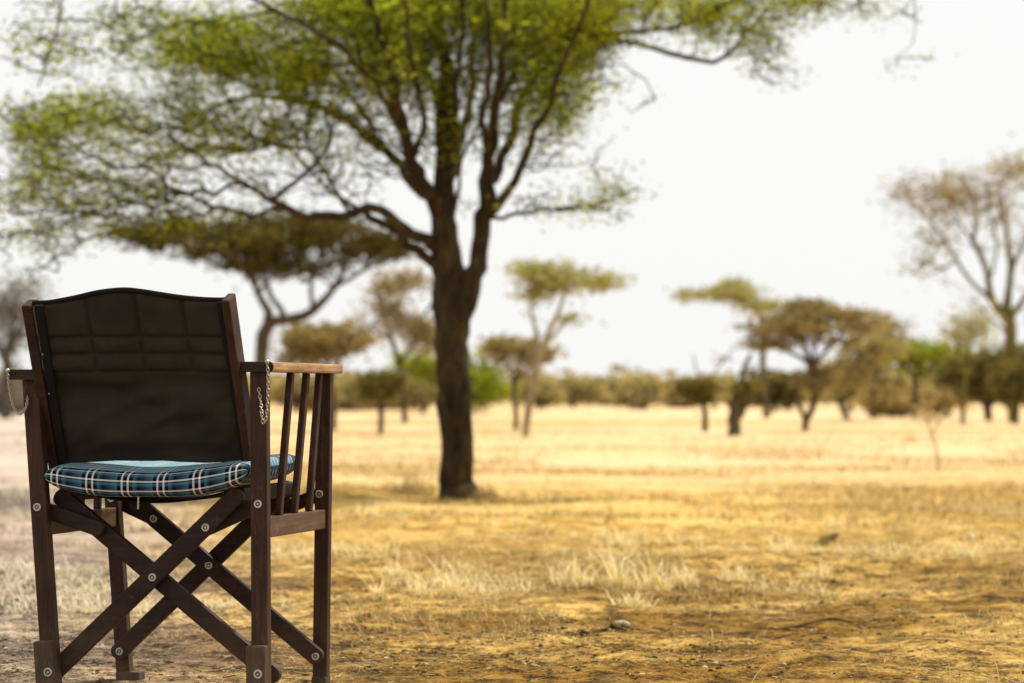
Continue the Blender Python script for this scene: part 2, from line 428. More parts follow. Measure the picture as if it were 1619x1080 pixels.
def tree(name, label, cat, by, limbs, crowns, bark, leaf, group=None, d=None, bx=None, depth=.75,
         nleaf=6000, L=.11, Wd=.05, spread=.16, step=.16, r0=.006, seed=1, split=False, flat=.5, kseg=10, droop=0.0, cpow=.42, crownname='crown', attk=1.0, clo=.12):
    """limbs: polylines of (x px, y px, depth offset m, radius px); the first one is the trunk.
    crowns: (cx, cy, rx, ry, clusters[, depth centre m]) in photo pixels."""
    rg = np.random.default_rng(seed)
    d = d or base_d(by)
    t0 = limbs[0][0]
    root_p = P(bx if bx is not None else t0[0], by, d + t0[2]); root_p[2] = float(gh(root_p[0], root_p[1])) if d < 70 else 0
    root = tag(empty(name, tuple(root_p)), label, cat, group)
    nodes = []; par = []; rad = []; paths = []
    for li, lb in enumerate(limbs):
        pts = []
        for (x, y, o, r) in lb:
            dd = d + o
            q = P(x, y, dd); pts.append([*q, r / F * dd])
        if li == 0: pts[0][2] = root_p[2] - .05
        pth = smooth_poly(pts, step * .6)
        if li > 0:   # start on the wood it grows from
            arr = np.array(nodes); j = int(np.argmin(np.linalg.norm(arr - pth[0, :3], axis=1)))
            pth[0, :3] = arr[j]; pj = j
        else: pj = -1
        if len(pth) > 3:
            jit = rg.normal(0, 1, (len(pth), 3)) * (pth[:, 3:4] * .22 + .004)
            jit[:2] = 0
            if li == 0: jit *= .4
            pth[:, :3] += jit
        paths.append(pth)
        st_ = 0 if li == 0 else 1
        for q in pth[st_:]:
            nodes.append(q[:3]); par.append(pj); rad.append(q[3]); pj = len(nodes) - 1
    nl = len(nodes)
    limb_nodes = np.array(nodes)
    att = []; aw = []
    for c in crowns:
        cx, cy, rx, ry, n = c[:5]; n = int(n * attk); oc = c[5] if len(c) > 5 else 0; lw = c[6] if len(c) > 6 else 1.0
        v = rg.normal(0, 1, (n, 3)); v /= np.linalg.norm(v, axis=1, keepdims=True)
        v *= rg.random((n, 1)) ** (1 / 2.2) * (1 + .16 * rg.normal(0, 1, (n, 1)))
        out_ = rg.random((n, 1)) < .07; v = np.where(out_, v * 1.3, v)
        dr = rx / F * d * depth
        for q in v:
            dd = d + oc + q[1] * dr
            att.append(P(cx + q[0] * rx, cy - q[2] * ry, dd)); aw.append(lw * float(np.exp(rg.normal(0, .55))) * float(np.clip((vnoise((cx + q[0] * rx) / F * d, (cy - q[2] * ry) / F * d * 1.6, .30, seed) - .30) * 3.2, clo, 1.6)))
    att = np.array(att)
    if len(att):
        dist = np.array([np.min(np.linalg.norm(limb_nodes - a, axis=1)) for a in att])
        order = np.argsort(dist)
        cap = nl + len(att) * 40
        NP = np.zeros((cap, 3)); NP[:nl] = limb_nodes; n_ = nl
        PR = np.full(cap, -1, int); PR[:nl] = par
        PL = np.zeros(cap); nb = int(len(paths[0]) * .5)
        for i in range(nb, nl):
            PL[i] = (PL[par[i]] + np.linalg.norm(NP[i] - NP[par[i]])) if par[i] >= nb else 0
        PL[:nl] *= .45
        tips = []; tw = []
        ok = np.zeros(cap, bool); ok[int(len(paths[0]) * .5):nl] = True
        for i in order:
            a = att[i]
            df = NP[:n_] - a; ds = np.linalg.norm(df, axis=1) + np.maximum(0, df[:, 2]) * .8 + .38 * PL[:n_]
            ds[~ok[:n_]] += 1e3
            j = int(np.argmin(ds)); p0 = NP[j]
            Ld = np.linalg.norm(a - p0)
            if Ld < 1e-4: continue
            pd = p0 - NP[PR[j]] if PR[j] >= 0 else np.array([0, 0, 1.])
            pd = pd / (np.linalg.norm(pd) + 1e-9)
            ctrl = p0 + pd * Ld * .35 + rg.normal(0, 1, 3) * Ld * .12 + np.array([0, 0, Ld * .08])
            k = int(np.clip(Ld / (step * .5), 2, 14))
            pr = j
            for t in (np.arange(k) + 1) / k:
                q = (1 - t) ** 2 * p0 + 2 * t * (1 - t) * ctrl + t * t * a
                if t < 1: q = q + rg.normal(0, 1, 3) * min(step, Ld) * .07
                NP[n_] = q; PR[n_] = pr; ok[n_] = True; PL[n_] = PL[pr] + np.linalg.norm(q - NP[pr]); pr = n_; n_ += 1
            tips.append(pr); tw.append(aw[i])
        wgt = np.zeros(n_); wgt[tips] = 1
        for i in range(n_ - 1, 0, -1):
            if PR[i] >= 0: wgt[PR[i]] += wgt[i]
        rr = r0 * np.maximum(wgt, .6) ** cpow
        rr[:nl] = np.minimum(np.maximum(np.array(rad), r0), 10)
        e = np.arange(nl, n_)
        pa = PR[e]
        ra = np.minimum(rr[pa], rr[e] * 1.2); rb = rr[e]
        TV, TF = frustums(NP[pa], NP[e], ra, rb, 4)
        # leaves hang at the twig ends and a little way back
        ends = np.array(tips)
        back = PR[ends]; back2 = PR[back]
        cent = np.vstack([NP[ends], NP[ends], NP[back], NP[np.maximum(back2, 0)]]); cw = np.tile(np.array(tw), 4)
    else:
        TV, TF = np.zeros((0, 3)), np.zeros((0, 4), int); cent = None
    if split:
        V, Fc = limb_tube(paths[0], 22, .13, seed)
        mesh_fast('trunk', V, Fc, bark, root, root_p, True)
        for i, pth in enumerate(paths[1:]):
            V, Fc = limb_tube(pth, 12, .12, seed + i)
            mesh_fast('limb', V, Fc, bark, root, root_p, True)
        mesh_fast('twigs', TV, TF, bark, root, root_p, True)
    else:
        Vs, Fs, o = [], [], 0
        for i, pth in enumerate(paths):
            V, Fc = limb_tube(pth, kseg, .12, seed + i); Vs.append(V); Fs.append(Fc + o); o += len(V)
        if len(TV): Vs.append(TV); Fs.append(TF + o)
        mesh_fast('trunk', np.vstack(Vs), np.vstack(Fs), bark, root, root_p, True)
    if cent is not None and nleaf:
        V, Fc = leaves(cent, int(nleaf * LEAFK) if not split else nleaf, spread, L, Wd, flat, seed + 99, droop, cw)
        mesh_fast(crownname, V, Fc, leaf, root, root_p)
    return root

MAIN_D = base_d(787)
main_limbs = [
    [(727, 794, 0, 36), (727, 782, 0, 29), (727, 768, 0, 27), (726, 740, 0, 26), (725, 690, 0, 25.5), (724, 640, 0, 27.5), (722, 590, 0, 26), (719, 540, 0, 25.5), (716, 500, 0, 27), (713, 465, 0, 28), (709, 435, 0, 25), (704, 400, 0, 23), (702, 360, 0, 20), (703, 320, 0, 17.5), (704, 280, .05, 16), (705, 230, .1, 15.5), (704, 190, .1, 15.5), (706, 150, .1, 14), (705, 110, .1, 12), (697, 60, .15, 9), (690, 0, .2, 7), (684, -60, .2, 5)],
    [(722, 520, -.03, 20), (735, 480, -.05, 18), (748, 445, -.05, 16), (757, 410, -.05, 14), (763, 370, -.1, 13.5), (769, 325, -.1, 14), (773, 290, -.15, 12), (778, 250, -.2, 9.5), (781, 200, -.3, 8.5), (789, 150, -.4, 8), (795, 90, -.5, 6.5), (800, 30, -.6, 5), (806, -50, -.7, 4)],
    [(769, 345, -.1, 9), (792, 318, -.2, 7.5), (812, 285, -.3, 6.5), (828, 245, -.4, 6), (845, 205, -.5, 5.5), (866, 175, -.6, 5), (876, 140, -.7, 4.5), (898, 80, -.8, 4), (925, 20, -.9, 3), (950, -50, -.9, 2.5)],
    [(772, 300, .0, 9), (797, 250, .2, 7.5), (812, 205, .3, 8), (830, 150, .5, 7), (855, 105, .6, 6.5), (882, 78, .8, 6), (930, 66, .9, 5), (985, 62, 1.0, 4.5), (1030, 78, 1.0, 4), (1085, 90, 1.0, 4), (1128, 97, 1.0, 3.6), (1160, 78, 1.0, 3.2), (1180, 48, 1.0, 2.8), (1215, 15, 1.1, 2.4), (1280, -10, 1.2, 2)],
    [(882, 78, .8, 4.5), (940, 58, .7, 4.5), (1010, 50, .6, 4), (1060, 45, .5, 3.8), (1110, 28, .5, 3.4), (1150, 6, .4, 3), (1230, -30, .4, 2.5), (1330, -35, .4, 2), (1440, -25, .4, 1.5)],
    [(700, 345, 0, 14), (684, 318, -.1, 13), (667, 290, -.2, 12), (651, 255, -.3, 10.5), (638, 215, -.4, 10), (628, 165, -.5, 9.5), (619, 110, -.6, 8), (603, 55, -.7, 6.5), (580, -10, -.8, 5), (560, -70, -.8, 4)],
    [(684, 318, -.05, 11), (655, 290, .1, 9.5), (622, 252, .3, 8), (590, 222, .4, 7), (550, 192, .6, 6.5), (505, 170, .7, 5.5), (455, 155, .8, 4.8), (400, 153, .9, 4), (340, 170, 1.0, 3), (280, 190, 1.1, 2.4)],
    [(694, 398, 0, 11), (668, 378, -.1, 9.5), (640, 357, -.2, 8.5), (610, 339, -.3, 8), (582, 330, -.4, 7.5), (555, 340, -.5, 7.5), (520, 347, -.6, 7.5), (485, 343, -.7, 7), (455, 331, -.8, 6), (425, 317, -.9, 5), (385, 290, -1.0, 4), (345, 265, -1.1, 3.4), (315, 245, -1.2, 2.6), (270, 215, -1.3, 2)],
    [(697, 428, 0, 8), (672, 405, .0, 8), (645, 382, .05, 7.5), (615, 357, .05, 7), (588, 343, .0, 6), (560, 325, .0, 4), (520, 300, 0, 3), (470, 250, .1, 2.4), (430, 215, .1, 2)],
    [(430, 320, -.9, 4), (450, 300, -.9, 4), (478, 278, -.8, 3.4), (500, 258, -.8, 3), (520, 225, -.7, 2.6), (530, 190, -.7, 2)],
    [(555, 340, -.5, 3.4), (535, 310, -.4, 3), (515, 270, -.4, 2.8), (495, 245, -.3, 2), (480, 210, -.3, 1.6)],
    [(704, 300, .1, 8), (722, 255, .3, 7), (735, 205, .4, 7), (742, 150, .6, 6), (748, 90, .7, 5), (752, 20, .8, 4), (755, -50, .8, 3)],
    [(704, 200, .1, 8), (690, 150, .2, 6), (672, 100, .4, 6), (655, 40, .5, 5), (640, -30, .6, 4)],
    [(775, 270, -.2, 6), (765, 210, -.4, 5.5), (768, 150, -.6, 5), (775, 90, -.8, 5), (770, 20, -.9, 4), (765, -50, -.9, 3)],
    [(638, 215, -.4, 5.5), (600, 150, -.6, 5), (560, 95, -.8, 4.5), (510, 55, -1.0, 4), (450, 25, -1.2, 3.5), (380, -10, -1.3, 3), (300, -40, -1.4, 2.5), (190, -50, -1.4, 2), (110, -20, -1.4, 1.8), (85, 60, -1.4, 1.6), (60, 140, -1.4, 1.2)],
    [(628, 165, -.5, 5), (590, 110, -.2, 4.5), (530, 70, 0, 4), (470, 70, .3, 3.4), (400, 90, .5, 3), (320, 80, .6, 2.6), (240, 110, .7, 2)],
    [(776, 352, -.1, 3.4), (812, 340, -.2, 3), (850, 333, -.3, 2.8), (900, 331, -.3, 2.4), (950, 318, -.4, 2), (1005, 298, -.4, 1.4)],
    [(1440, -25, .4, 1.2), (1448, 20, .4, .8), (1440, 70, .5, .6), (1402, 108, .5, .4)],
    [(704, 260, .1, 6), (722, 195, -.2, 5), (720, 135, -.4, 4.5), (729, 60, -.5, 4), (735, -40, -.6, 3)],
    [(651, 255, -.3, 5.5), (668, 205, -.5, 5), (664, 150, -.7, 4.5), (650, 90, -.9, 4), (640, 0, -1, 3)],
    [(789, 165, -.4, 5), (812, 120, -.1, 4.5), (828, 70, .1, 4), (840, 0, .3, 3)], [(600, 230, .35, 4.5), (575, 180, .1, 4), (540, 130, -.1, 3.5), (515, 90, -.2, 3), (490, 20, -.3, 2.4)],
    [(703, 350, 0, 4), (722, 315, -.2, 3), (728, 275, -.3, 2.6), (738, 240, -.4, 2.4), (755, 200, -.5, 2)],
]
main_crowns = [
    (330, 205, 190, 60, 150, -.2, .8), (130, 215, 150, 85, 110, -.3, .7), (60, 290, 110, 85, 70, -.3, .5), (180, 315, 120, 60, 80, -.6, .6),
    (40, 200, 70, 60, 30, -.4, .5), (70, 365, 110, 50, 36, -.6, .4), (60, 60, 90, 70, 40, -1.2, .35), (190, 50, 120, 55, 60, -.8, .5),
    (330, 90, 140, 75, 110, 0, .7), (430, 55, 150, 70, 120, -.3, 1.0), (560, 15, 150, 60, 170, -.3, 1.6), (480, 110, 80, 40, 60, -.5, 1.2), (700, -5, 170, 65, 210, 0, 1.7),
    (640, 50, 90, 55, 90, .2, 1.5), (850, 10, 150, 65, 190, 0, 1.6), (900, 70, 90, 55, 80, .2, 1.3), (960, 10, 140, 55, 110, .3, 1.0), (1100, 15, 120, 45, 70, .6, .8), (1200, 55, 90, 50, 34, .8, .6), (1290, 0, 120, 35, 50, .6, .8),
    (1385, 15, 60, 25, 9, .5, .5), (1235, 115, 50, 28, 10, .9, .5), (590, 130, 140, 85, 200, -.4, .35), (520, 180, 110, 60, 80, 0, .35), (690, 110, 110, 80, 120, .1, .6),
    (800, 110, 110, 75, 120, -.1, .7), (880, 140, 90, 70, 80, -.3, .8), (910, 240, 80, 60, 22, -.3, .25), (830, 220, 60, 60, 34, -.2, .2), (740, 190, 70, 60, 40, -.2, .5),
    (600, 220, 80, 60, 60, -.3, .2), (700, 220, 60, 60, 30, .1, .2), (500, 270, 70, 45, 30, -.4, .15), (880, 328, 130, 18, 26, -.3, .45), (975, 300, 45, 18, 9, -.4, .5),
    (400, 280, 60, 40, 26, -.8, .25), (250, 290, 90, 55, 44, -.9, .5), (280, 345, 120, 40, 30, -.7, .35), (560, 270, 60, 50, 24, .2, .1), (60, 420, 70, 40, 10, -.6, .2),
    (1405, 105, 26, 10, 2, .5, .2), (1470, 95, 20, 8, 2, .5, .2), (1010, 170, 40, 40, 4, .3, .2),
]
tree('acacia_tree', 'large acacia with forked trunk and wide feathery green canopy, standing nearest behind the chair', 'tree', 787,
     main_limbs, main_crowns, M['bark'], M['leaf_main'], depth=.85, nleaf=90000, L=.046, Wd=.0095, spread=.06, step=.13, r0=.0024, cpow=.27, seed=5,
     split=True, flat=.7, droop=.1, attk=2.3, clo=.5)

G = 'acacia trees across the grassland'
# left umbrella tree behind the chair
tree('umbrella_acacia', 'dark flat-topped acacia whose wide dense crown spreads just above the chair back', 'tree', 682,
     [[(412, 684, 0, 12), (413, 620, 0, 11), (413, 560, 0, 10.5), (415, 530, 0, 11), (428, 512, 0, 9), (450, 506, 0, 8), (480, 500, 0, 7.5), (505, 480, 0, 6.5), (528, 455, 0, 5), (545, 425, .2, 4)],
      [(418, 520, 0, 8), (424, 495, 0, 7), (412, 470, -.2, 5.5), (395, 440, -.4, 4.5), (375, 410, -.6, 3.5), (340, 390, -.8, 3)],
      [(455, 505, 0, 5), (440, 485, .2, 4.5), (425, 460, .3, 4), (415, 430, .5, 3), (400, 400, .5, 2.5)],
      [(495, 488, 0, 4), (492, 460, -.3, 3.5), (490, 430, -.4, 3), (480, 400, -.6, 2.5)],
      [(528, 455, 0, 4), (560, 435, -.3, 3.5), (600, 415, -.6, 3)]],
     [(300, 375, 110, 26, 70), (420, 365, 170, 36, 170), (520, 375, 120, 34, 110), (600, 388, 60, 22, 44), (470, 420, 90, 22, 50), (400, 410, 70, 22, 28), (235, 372, 50, 20, 26), (645, 392, 30, 14, 14), (320, 400, 60, 14, 18)],
     M['bark_dark'], M['leaf_dark'], G, nleaf=27000, L=.13, Wd=.05, spread=.16, step=.25, r0=.007, seed=21, flat=.4)
# grey tree at the left edge
tree('grey_tree', 'greyish leafless-looking tree at the left edge beside the chair back', 'tree', 662,
     [[(8, 662, 0, 9), (10, 600, 0, 8), (14, 560, 0, 7), (20, 520, 0, 5), (22, 480, 0, 3)],
      [(12, 570, 0, 6), (-15, 530, 0, 5), (-40, 490, 0, 3)], [(14, 550, 0, 5), (35, 515, 0, 4), (48, 480, 0, 2.5)]],
     [(15, 480, 55, 45, 70), (-50, 500, 60, 50, 50), (20, 540, 45, 40, 40), (30, 600, 40, 40, 24)], M['bark_grey'], M['leaf_grey'], G,
     nleaf=6500, L=.16, Wd=.06, spread=.3, step=.4, r0=.012, seed=22, flat=.7)
tree('umbrella_acacia', 'low brown flat-crowned acacia seen above the chair armrest, left of the big trunk', 'tree', 680,
     [[(528, 682, 0, 5), (527, 640, 0, 4.5), (522, 600, 0, 4.5), (515, 565, 0, 3.5), (505, 545, 0, 3)], [(522, 600, 0, 3.5), (540, 565, .2, 3), (560, 545, .4, 2)], [(520, 590, 0, 3), (490, 560, .2, 2), (470, 545, .2, 2)]],
     [(510, 535, 70, 24, 90), (470, 545, 30, 18, 22), (555, 545, 30, 14, 20), (480, 565, 40, 14, 16)], M['bark_dark'], M['leaf_brown'], G, nleaf=6500, L=.14, Wd=.055, spread=.17, step=.25, r0=.006, seed=23, flat=.4)
tree('thin_acacia', 'tall thin brown acacia with sparse wispy crown just left of the big trunk', 'tree', 668,
     [[(640, 668, 0, 5), (638, 620, 0, 4.5), (630, 575, 0, 4), (618, 535, 0, 4), (605, 500, 0, 3.5), (598, 470, 0, 2.5)],
      [(630, 575, 0, 3), (655, 540, .2, 3), (670, 500, .2, 2.4), (690, 470, .2, 2)], [(618, 540, 0, 3), (590, 520, .2, 2.4), (565, 525, .2, 2)], [(638, 600, 0, 3), (665, 560, -.2, 2.4), (685, 540, -.2, 2)]],
     [(620, 490, 28, 40, 50), (650, 445, 50, 12, 26), (650, 515, 45, 25, 40), (580, 520, 30, 18, 24), (600, 470, 22, 20, 18), (680, 540, 30, 20, 18)],
     M['bark_dark'], M['leaf_brown'], G, nleaf=5200, L=.16, Wd=.06, spread=.22, step=.3, r0=.008, seed=24)
tree('small_acacia', 'small umbrella-shaped acacia on a straight thin trunk between armrest and big trunk', 'tree', 684,
     [[(601, 686, 0, 5), (602, 660, 0, 4.5), (600, 635, 0, 5), (596, 615, 0, 4)], [(600, 640, 0, 3.5), (580, 615, 0, 3)], [(600, 640, 0, 3.5), (620, 612, 0, 3)]],
     [(598, 604, 40, 12, 60), (598, 622, 26, 12, 26)], M['bark_dark'], M['leaf_olive'], G, nleaf=4200, L=.11, Wd=.045, spread=.13, step=.2, r0=.006, seed=25, flat=.45)
tree('green_acacia', 'bright green bushy acacia half hidden behind the big trunk', 'tree', 659,
     [[(725, 661, 0, 6), (722, 640, 0, 6), (715, 615, 0, 5), (705, 590, 0, 4)], [(722, 640, 0, 5), (750, 610, 0, 4), (775, 590, 0, 3)], [(720, 640, 0, 4), (690, 610, 0, 3), (660, 585, 0, 3)]],
     [(665, 578, 40, 18, 80), (720, 585, 70, 24, 130), (770, 615, 38, 28, 110), (740, 620, 45, 24, 80), (765, 570, 25, 16, 30)], M['bark_dark'], M['leaf_green'], G, nleaf=9500, L=.18, Wd=.075, spread=.25, step=.35, r0=.010, seed=26)
tree('green_shrub', 'dull olive shrub with dark stem standing left beside the big trunk', 'shrub', 655,
     [[(668, 656, 0, 4), (668, 640, 0, 4), (662, 620, 0, 3)], [(668, 640, 0, 3), (680, 615, 0, 3)]],
     [(660, 612, 30, 20, 60), (640, 628, 25, 14, 30), (688, 620, 25, 18, 36)], M['bark_dark'], M['leaf_bush'], 'shrubs along the tree line', nleaf=3600, L=.2, Wd=.08, spread=.25, step=.35, r0=.010, seed=27)
# pale leaning trunks right of the big tree
tree('pale_tree', 'tall pale-barked tree with leaning trunk and high thin flat crown right of the big trunk', 'tree', 690,
     [[(831, 692, 0, 6.5), (833, 665, 0, 6), (838, 630, 0, 6.5), (845, 595, 0, 7), (852, 565, 0, 6.5), (860, 545, 0, 5), (870, 520, 0, 4), (885, 490, 0, 3), (893, 460, 0, 2.6), (896, 440, 0, 2)],
      [(852, 560, 0, 4.5), (848, 530, .1, 3.4), (842, 505, .2, 2.6), (838, 490, .2, 2)], [(860, 545, 0, 3.5), (876, 530, .2, 3), (892, 512, .3, 2.4), (912, 500, .4, 2)],
      [(845, 600, 0, 4), (825, 585, 0, 3), (812, 570, 0, 2.5)]],
     [(895, 438, 90, 20, 90), (850, 428, 44, 14, 36), (955, 450, 34, 12, 28), (900, 503, 20, 6, 8), (860, 455, 40, 14, 14)], M['bark_pale'], M['leaf_pale'], G, nleaf=5200, L=.12, Wd=.048, spread=.14, step=.25, r0=.004, seed=28, flat=.4)
tree('umbrella_acacia', 'brown flat acacia crown on a thin trunk crossing the pale leaning tree', 'tree', 680,
     [[(815, 682, 0, 4.5), (816, 655, 0, 4), (812, 625, 0, 3.5), (816, 590, 0, 3.2), (822, 565, 0, 3)], [(816, 600, 0, 3), (845, 575, .2, 2)], [(814, 600, 0, 2.6), (795, 570, 0, 2)]],
     [(825, 548, 48, 16, 60), (790, 548, 22, 10, 16), (850, 560, 22, 12, 18), (812, 580, 30, 14, 10)], M['bark_dark'], M['leaf_brown'], G, nleaf=4200, L=.12, Wd=.05, spread=.14, step=.25, r0=.005, seed=29, flat=.4)
# row of shrubs far back
S = 'shrubs along the tree line'
def shrub(name, label, cx, cy, rx, ry, by, leaf, seed, n=60, nl=3200, bark='bark_dark', cat='shrub', r=4, L=.3):
    d = base_d(by); s = d / 100.0
    return tree(name, label, cat, by, [[(cx, by, 0, r), (cx + 2, (by + cy) / 2, 0, r * .9), (cx - 2, cy, 0, r * .6)], [(cx, (by + cy) / 2, 0, r * .7), (cx - rx * .5, cy, 0, r * .4)], [(cx, (by + cy) / 2, 0, r * .7), (cx + rx * .5, cy, 0, r * .4)]],
                [(cx, cy, rx, ry, n), (cx - rx * .45, cy + ry * .3, rx * .5, ry * .7, n // 3), (cx + rx * .45, cy + ry * .2, rx * .55, ry * .7, n // 3)],
                M[bark], M[leaf], S if cat == 'shrub' else G, nleaf=nl, L=L * s, Wd=L * .45 * s, spread=.26 * s, step=.5 * s, r0=.012 * s, seed=seed)
for k, a in enumerate([
    ('bush', 'wide olive bush on the horizon right of the pale leaning trunks', 905, 616, 44, 19, 645, 'leaf_bush'),
    ('bush', 'rounded brown bush on the horizon beneath the middle of the open sky', 957, 614, 34, 17, 642, 'leaf_bush'),
    ('bush', 'greenish bush with low pale foot, second right of the wide olive bush', 1015, 620, 32, 22, 648, 'leaf_bush'),
    ('bush', 'small dark bush just left of the little dark-trunked green tree', 1076, 622, 20, 18, 645, 'leaf_bush'),
    ('bush', 'dense dark brown bush touching the left side of the right umbrella acacia', 1222, 615, 46, 30, 652, 'leaf_olive'),
    ('bush', 'grey-green bush right of the umbrella acacia trunk, under its crown edge', 1345, 600, 40, 34, 650, 'leaf_bush'),
    ('bush', 'golden dry bush low in the grass right of the umbrella acacia', 1418, 632, 50, 24, 660, 'leaf_straw'),
    ('bush', 'brown bush rising behind the golden dry bush', 1400, 600, 36, 24, 652, 'leaf_bush'),
    ('bush', 'straw-coloured thin bush left of the dark bushy tree', 1478, 628, 40, 22, 660, 'leaf_straw'),
    ('bush', 'olive bush filling the gap under the chair armrest side', 556, 625, 40, 24, 650, 'leaf_bush'),
    ('bush', 'brown bush just behind the small umbrella-shaped acacia', 620, 628, 50, 22, 648, 'leaf_bush'),
    ('bush', 'brownish bush hidden behind the slats of the chair arm', 480, 620, 45, 28, 652, 'leaf_brown'),
    ('bush', 'grey bush at the left edge under the grey tree', 20, 625, 50, 28, 655, 'leaf_grey'),
    ('bush', 'olive bush between pale leaning trunks and the wide horizon bush', 852, 618, 30, 22, 648, 'leaf_bush'),
    ('bush', 'dark olive bush at the right edge beside the tall sparse tree', 1640, 600, 50, 46, 656, 'leaf_olive'),
    ('bush', 'low green bush hiding the lower trunk of the tall sparse tree', 1606, 598, 34, 34, 671, 'leaf_olive'),
    ('bush', 'brown bush between the green-topped tree and the dark low bushy tree', 1500, 610, 46, 30, 655, 'leaf_bush'),
    ('bush', 'dull bush right behind the bare thin sapling', 1450, 612, 44, 26, 650, 'leaf_olive'),
]):
    shrub(*a, seed=60 + k)
# small dark trunk tree, stump
tree('small_acacia', 'small dark green tree on a single post-like trunk right of the horizon bushes', 'tree', 683,
     [[(1115, 685, 0, 5.5), (1114, 655, 0, 4.5), (1111, 625, 0, 4), (1110, 600, 0, 3)], [(1112, 630, 0, 2.5), (1125, 595, 0, 1.6), (1145, 570, 0, 1.2), (1160, 550, 0, .9)], [(1111, 625, 0, 2), (1100, 580, 0, 1.3), (1096, 560, 0, .9)]],
     [(1108, 616, 26, 10, 50), (1110, 628, 16, 7, 12), (1145, 568, 18, 8, 3)], M['bark_dark'], M['leaf_olive'], G, nleaf=3600, L=.10, Wd=.042, spread=.12, step=.2, r0=.004, seed=31, flat=.5)
tree('tree_stump', 'thick broken tree stump with two short prongs standing in dry grass', 'stump', 690,
     [[(1160, 693, 0, 12), (1160, 675, 0, 10), (1161, 655, 0, 10), (1164, 640, 0, 9), (1166, 626, 0, 8), (1172, 600, 0, 5), (1186, 560, 0, 3)], [(1163, 665, 0, 8), (1176, 645, 0, 7), (1186, 620, 0, 6), (1190, 590, 0, 3.5)], [(1158, 650, 0, 6), (1150, 632, 0, 4)]],
     [(1184, 600, 16, 26, 12), (1170, 628, 22, 6, 5)], M['bark_dark'], M['leaf_olive'], None, nleaf=700, L=.1, Wd=.045, spread=.12, step=.2, r0=.004, seed=32)
tree('umbrella_acacia', 'brown layered umbrella acacia with forked dark trunk, most prominent tree on the right', 'tree', 681,
     [[(1273, 684, 0, 6), (1274, 668, 0, 5.5), (1284, 645, 0, 5.5), (1290, 615, 0, 7), (1284, 585, 0, 7), (1278, 565, 0, 5), (1270, 545, 0, 3.5), (1255, 520, 0, 2.6)],
      [(1274, 670, 0, 4), (1266, 645, -.1, 4), (1258, 625, -.1, 3.5), (1262, 600, 0, 3)], [(1284, 585, 0, 4.5), (1300, 560, .2, 3.5), (1320, 540, .3, 2.4), (1340, 520, .3, 2)],
      [(1280, 575, 0, 4), (1255, 560, -.2, 3), (1225, 545, -.3, 2.4), (1200, 530, -.3, 2)], [(1286, 590, 0, 4), (1290, 555, .2, 3), (1296, 525, .2, 2.4)], [(1290, 610, 0, 4), (1310, 585, .2, 3), (1322, 575, .2, 2)]],
     [(1275, 497, 75, 20, 130), (1270, 518, 110, 16, 170), (1205, 520, 45, 12, 40), (1345, 515, 45, 14, 50), (1275, 482, 40, 9, 40), (1365, 498, 34, 10, 16), (1220, 545, 50, 10, 30), (1330, 540, 45, 10, 30), (1290, 600, 26, 26, 70), (1175, 518, 24, 6, 8)],
     M['bark_dark'], M['leaf_brown'], G, nleaf=15000, L=.11, Wd=.045, spread=.11, step=.2, r0=.005, seed=33, flat=.35)
tree('umbrella_acacia', 'pale brown acacia leaning out left behind the right umbrella acacia', 'tree', 662,
     [[(1212, 664, 0, 6), (1210, 620, 0, 5.5), (1205, 575, 0, 5), (1208, 530, 0, 4), (1200, 495, 0, 3), (1170, 475, 0, 2.4), (1130, 468, 0, 2)]],
     [(1150, 462, 44, 13, 44), (1100, 466, 32, 7, 14), (1205, 485, 34, 12, 30), (1180, 472, 30, 8, 14)], M['bark_dark'], M['leaf_pale'], G, nleaf=3600, L=.17, Wd=.07, spread=.2, step=.3, r0=.007, seed=34, flat=.4)
tree('leaning_tree', 'short dark tree with trunk leaning left, just right of the umbrella acacia trunk', 'tree', 664,
     [[(1342, 666, 0, 5), (1334, 650, 0, 5), (1326, 630, 0, 4), (1318, 605, 0, 3)], [(1330, 640, 0, 3), (1350, 610, 0, 2.5), (1360, 580, 0, 2)]],
     [(1325, 590, 34, 20, 60), (1365, 560, 40, 22, 50), (1390, 545, 34, 22, 36)], M['bark_dark'], M['leaf_bush'], G, nleaf=4600, L=.16, Wd=.07, spread=.22, step=.3, r0=.008, seed=35)
tree('thin_acacia', 'thin wispy brown tree between the right umbrella acacia and the green-topped tree', 'tree', 660,
     [[(1378, 662, 0, 4), (1380, 620, 0, 4), (1385, 580, 0, 3.5), (1392, 545, 0, 3), (1395, 520, 0, 2)], [(1383, 590, 0, 3), (1410, 560, 0, 2.5), (1430, 540, 0, 2)]],
     [(1395, 520, 32, 20, 44), (1420, 545, 32, 18, 40), (1385, 560, 30, 20, 26)], M['bark_dark'], M['leaf_brown'], G, nleaf=3800, L=.17, Wd=.07, spread=.24, step=.3, r0=.008, seed=36)
tree('green_acacia', 'acacia with fresh green crown left of the tall sparse tree on the right', 'tree', 662,
     [[(1446, 664, 0, 5), (1446, 625, 0, 4.5), (1450, 590, 0, 4.5), (1462, 568, 0, 3.5)], [(1448, 600, 0, 3), (1485, 572, 0, 2.6)], [(1448, 605, 0, 3), (1425, 575, 0, 2.6)]],
     [(1470, 555, 52, 16, 100), (1430, 562, 34, 16, 44), (1500, 562, 30, 14, 34), (1465, 580, 45, 12, 20)], M['bark_dark'], M['leaf_green'], G, nleaf=6500, L=.17, Wd=.07, spread=.2, step=.3, r0=.008, seed=37, flat=.45)
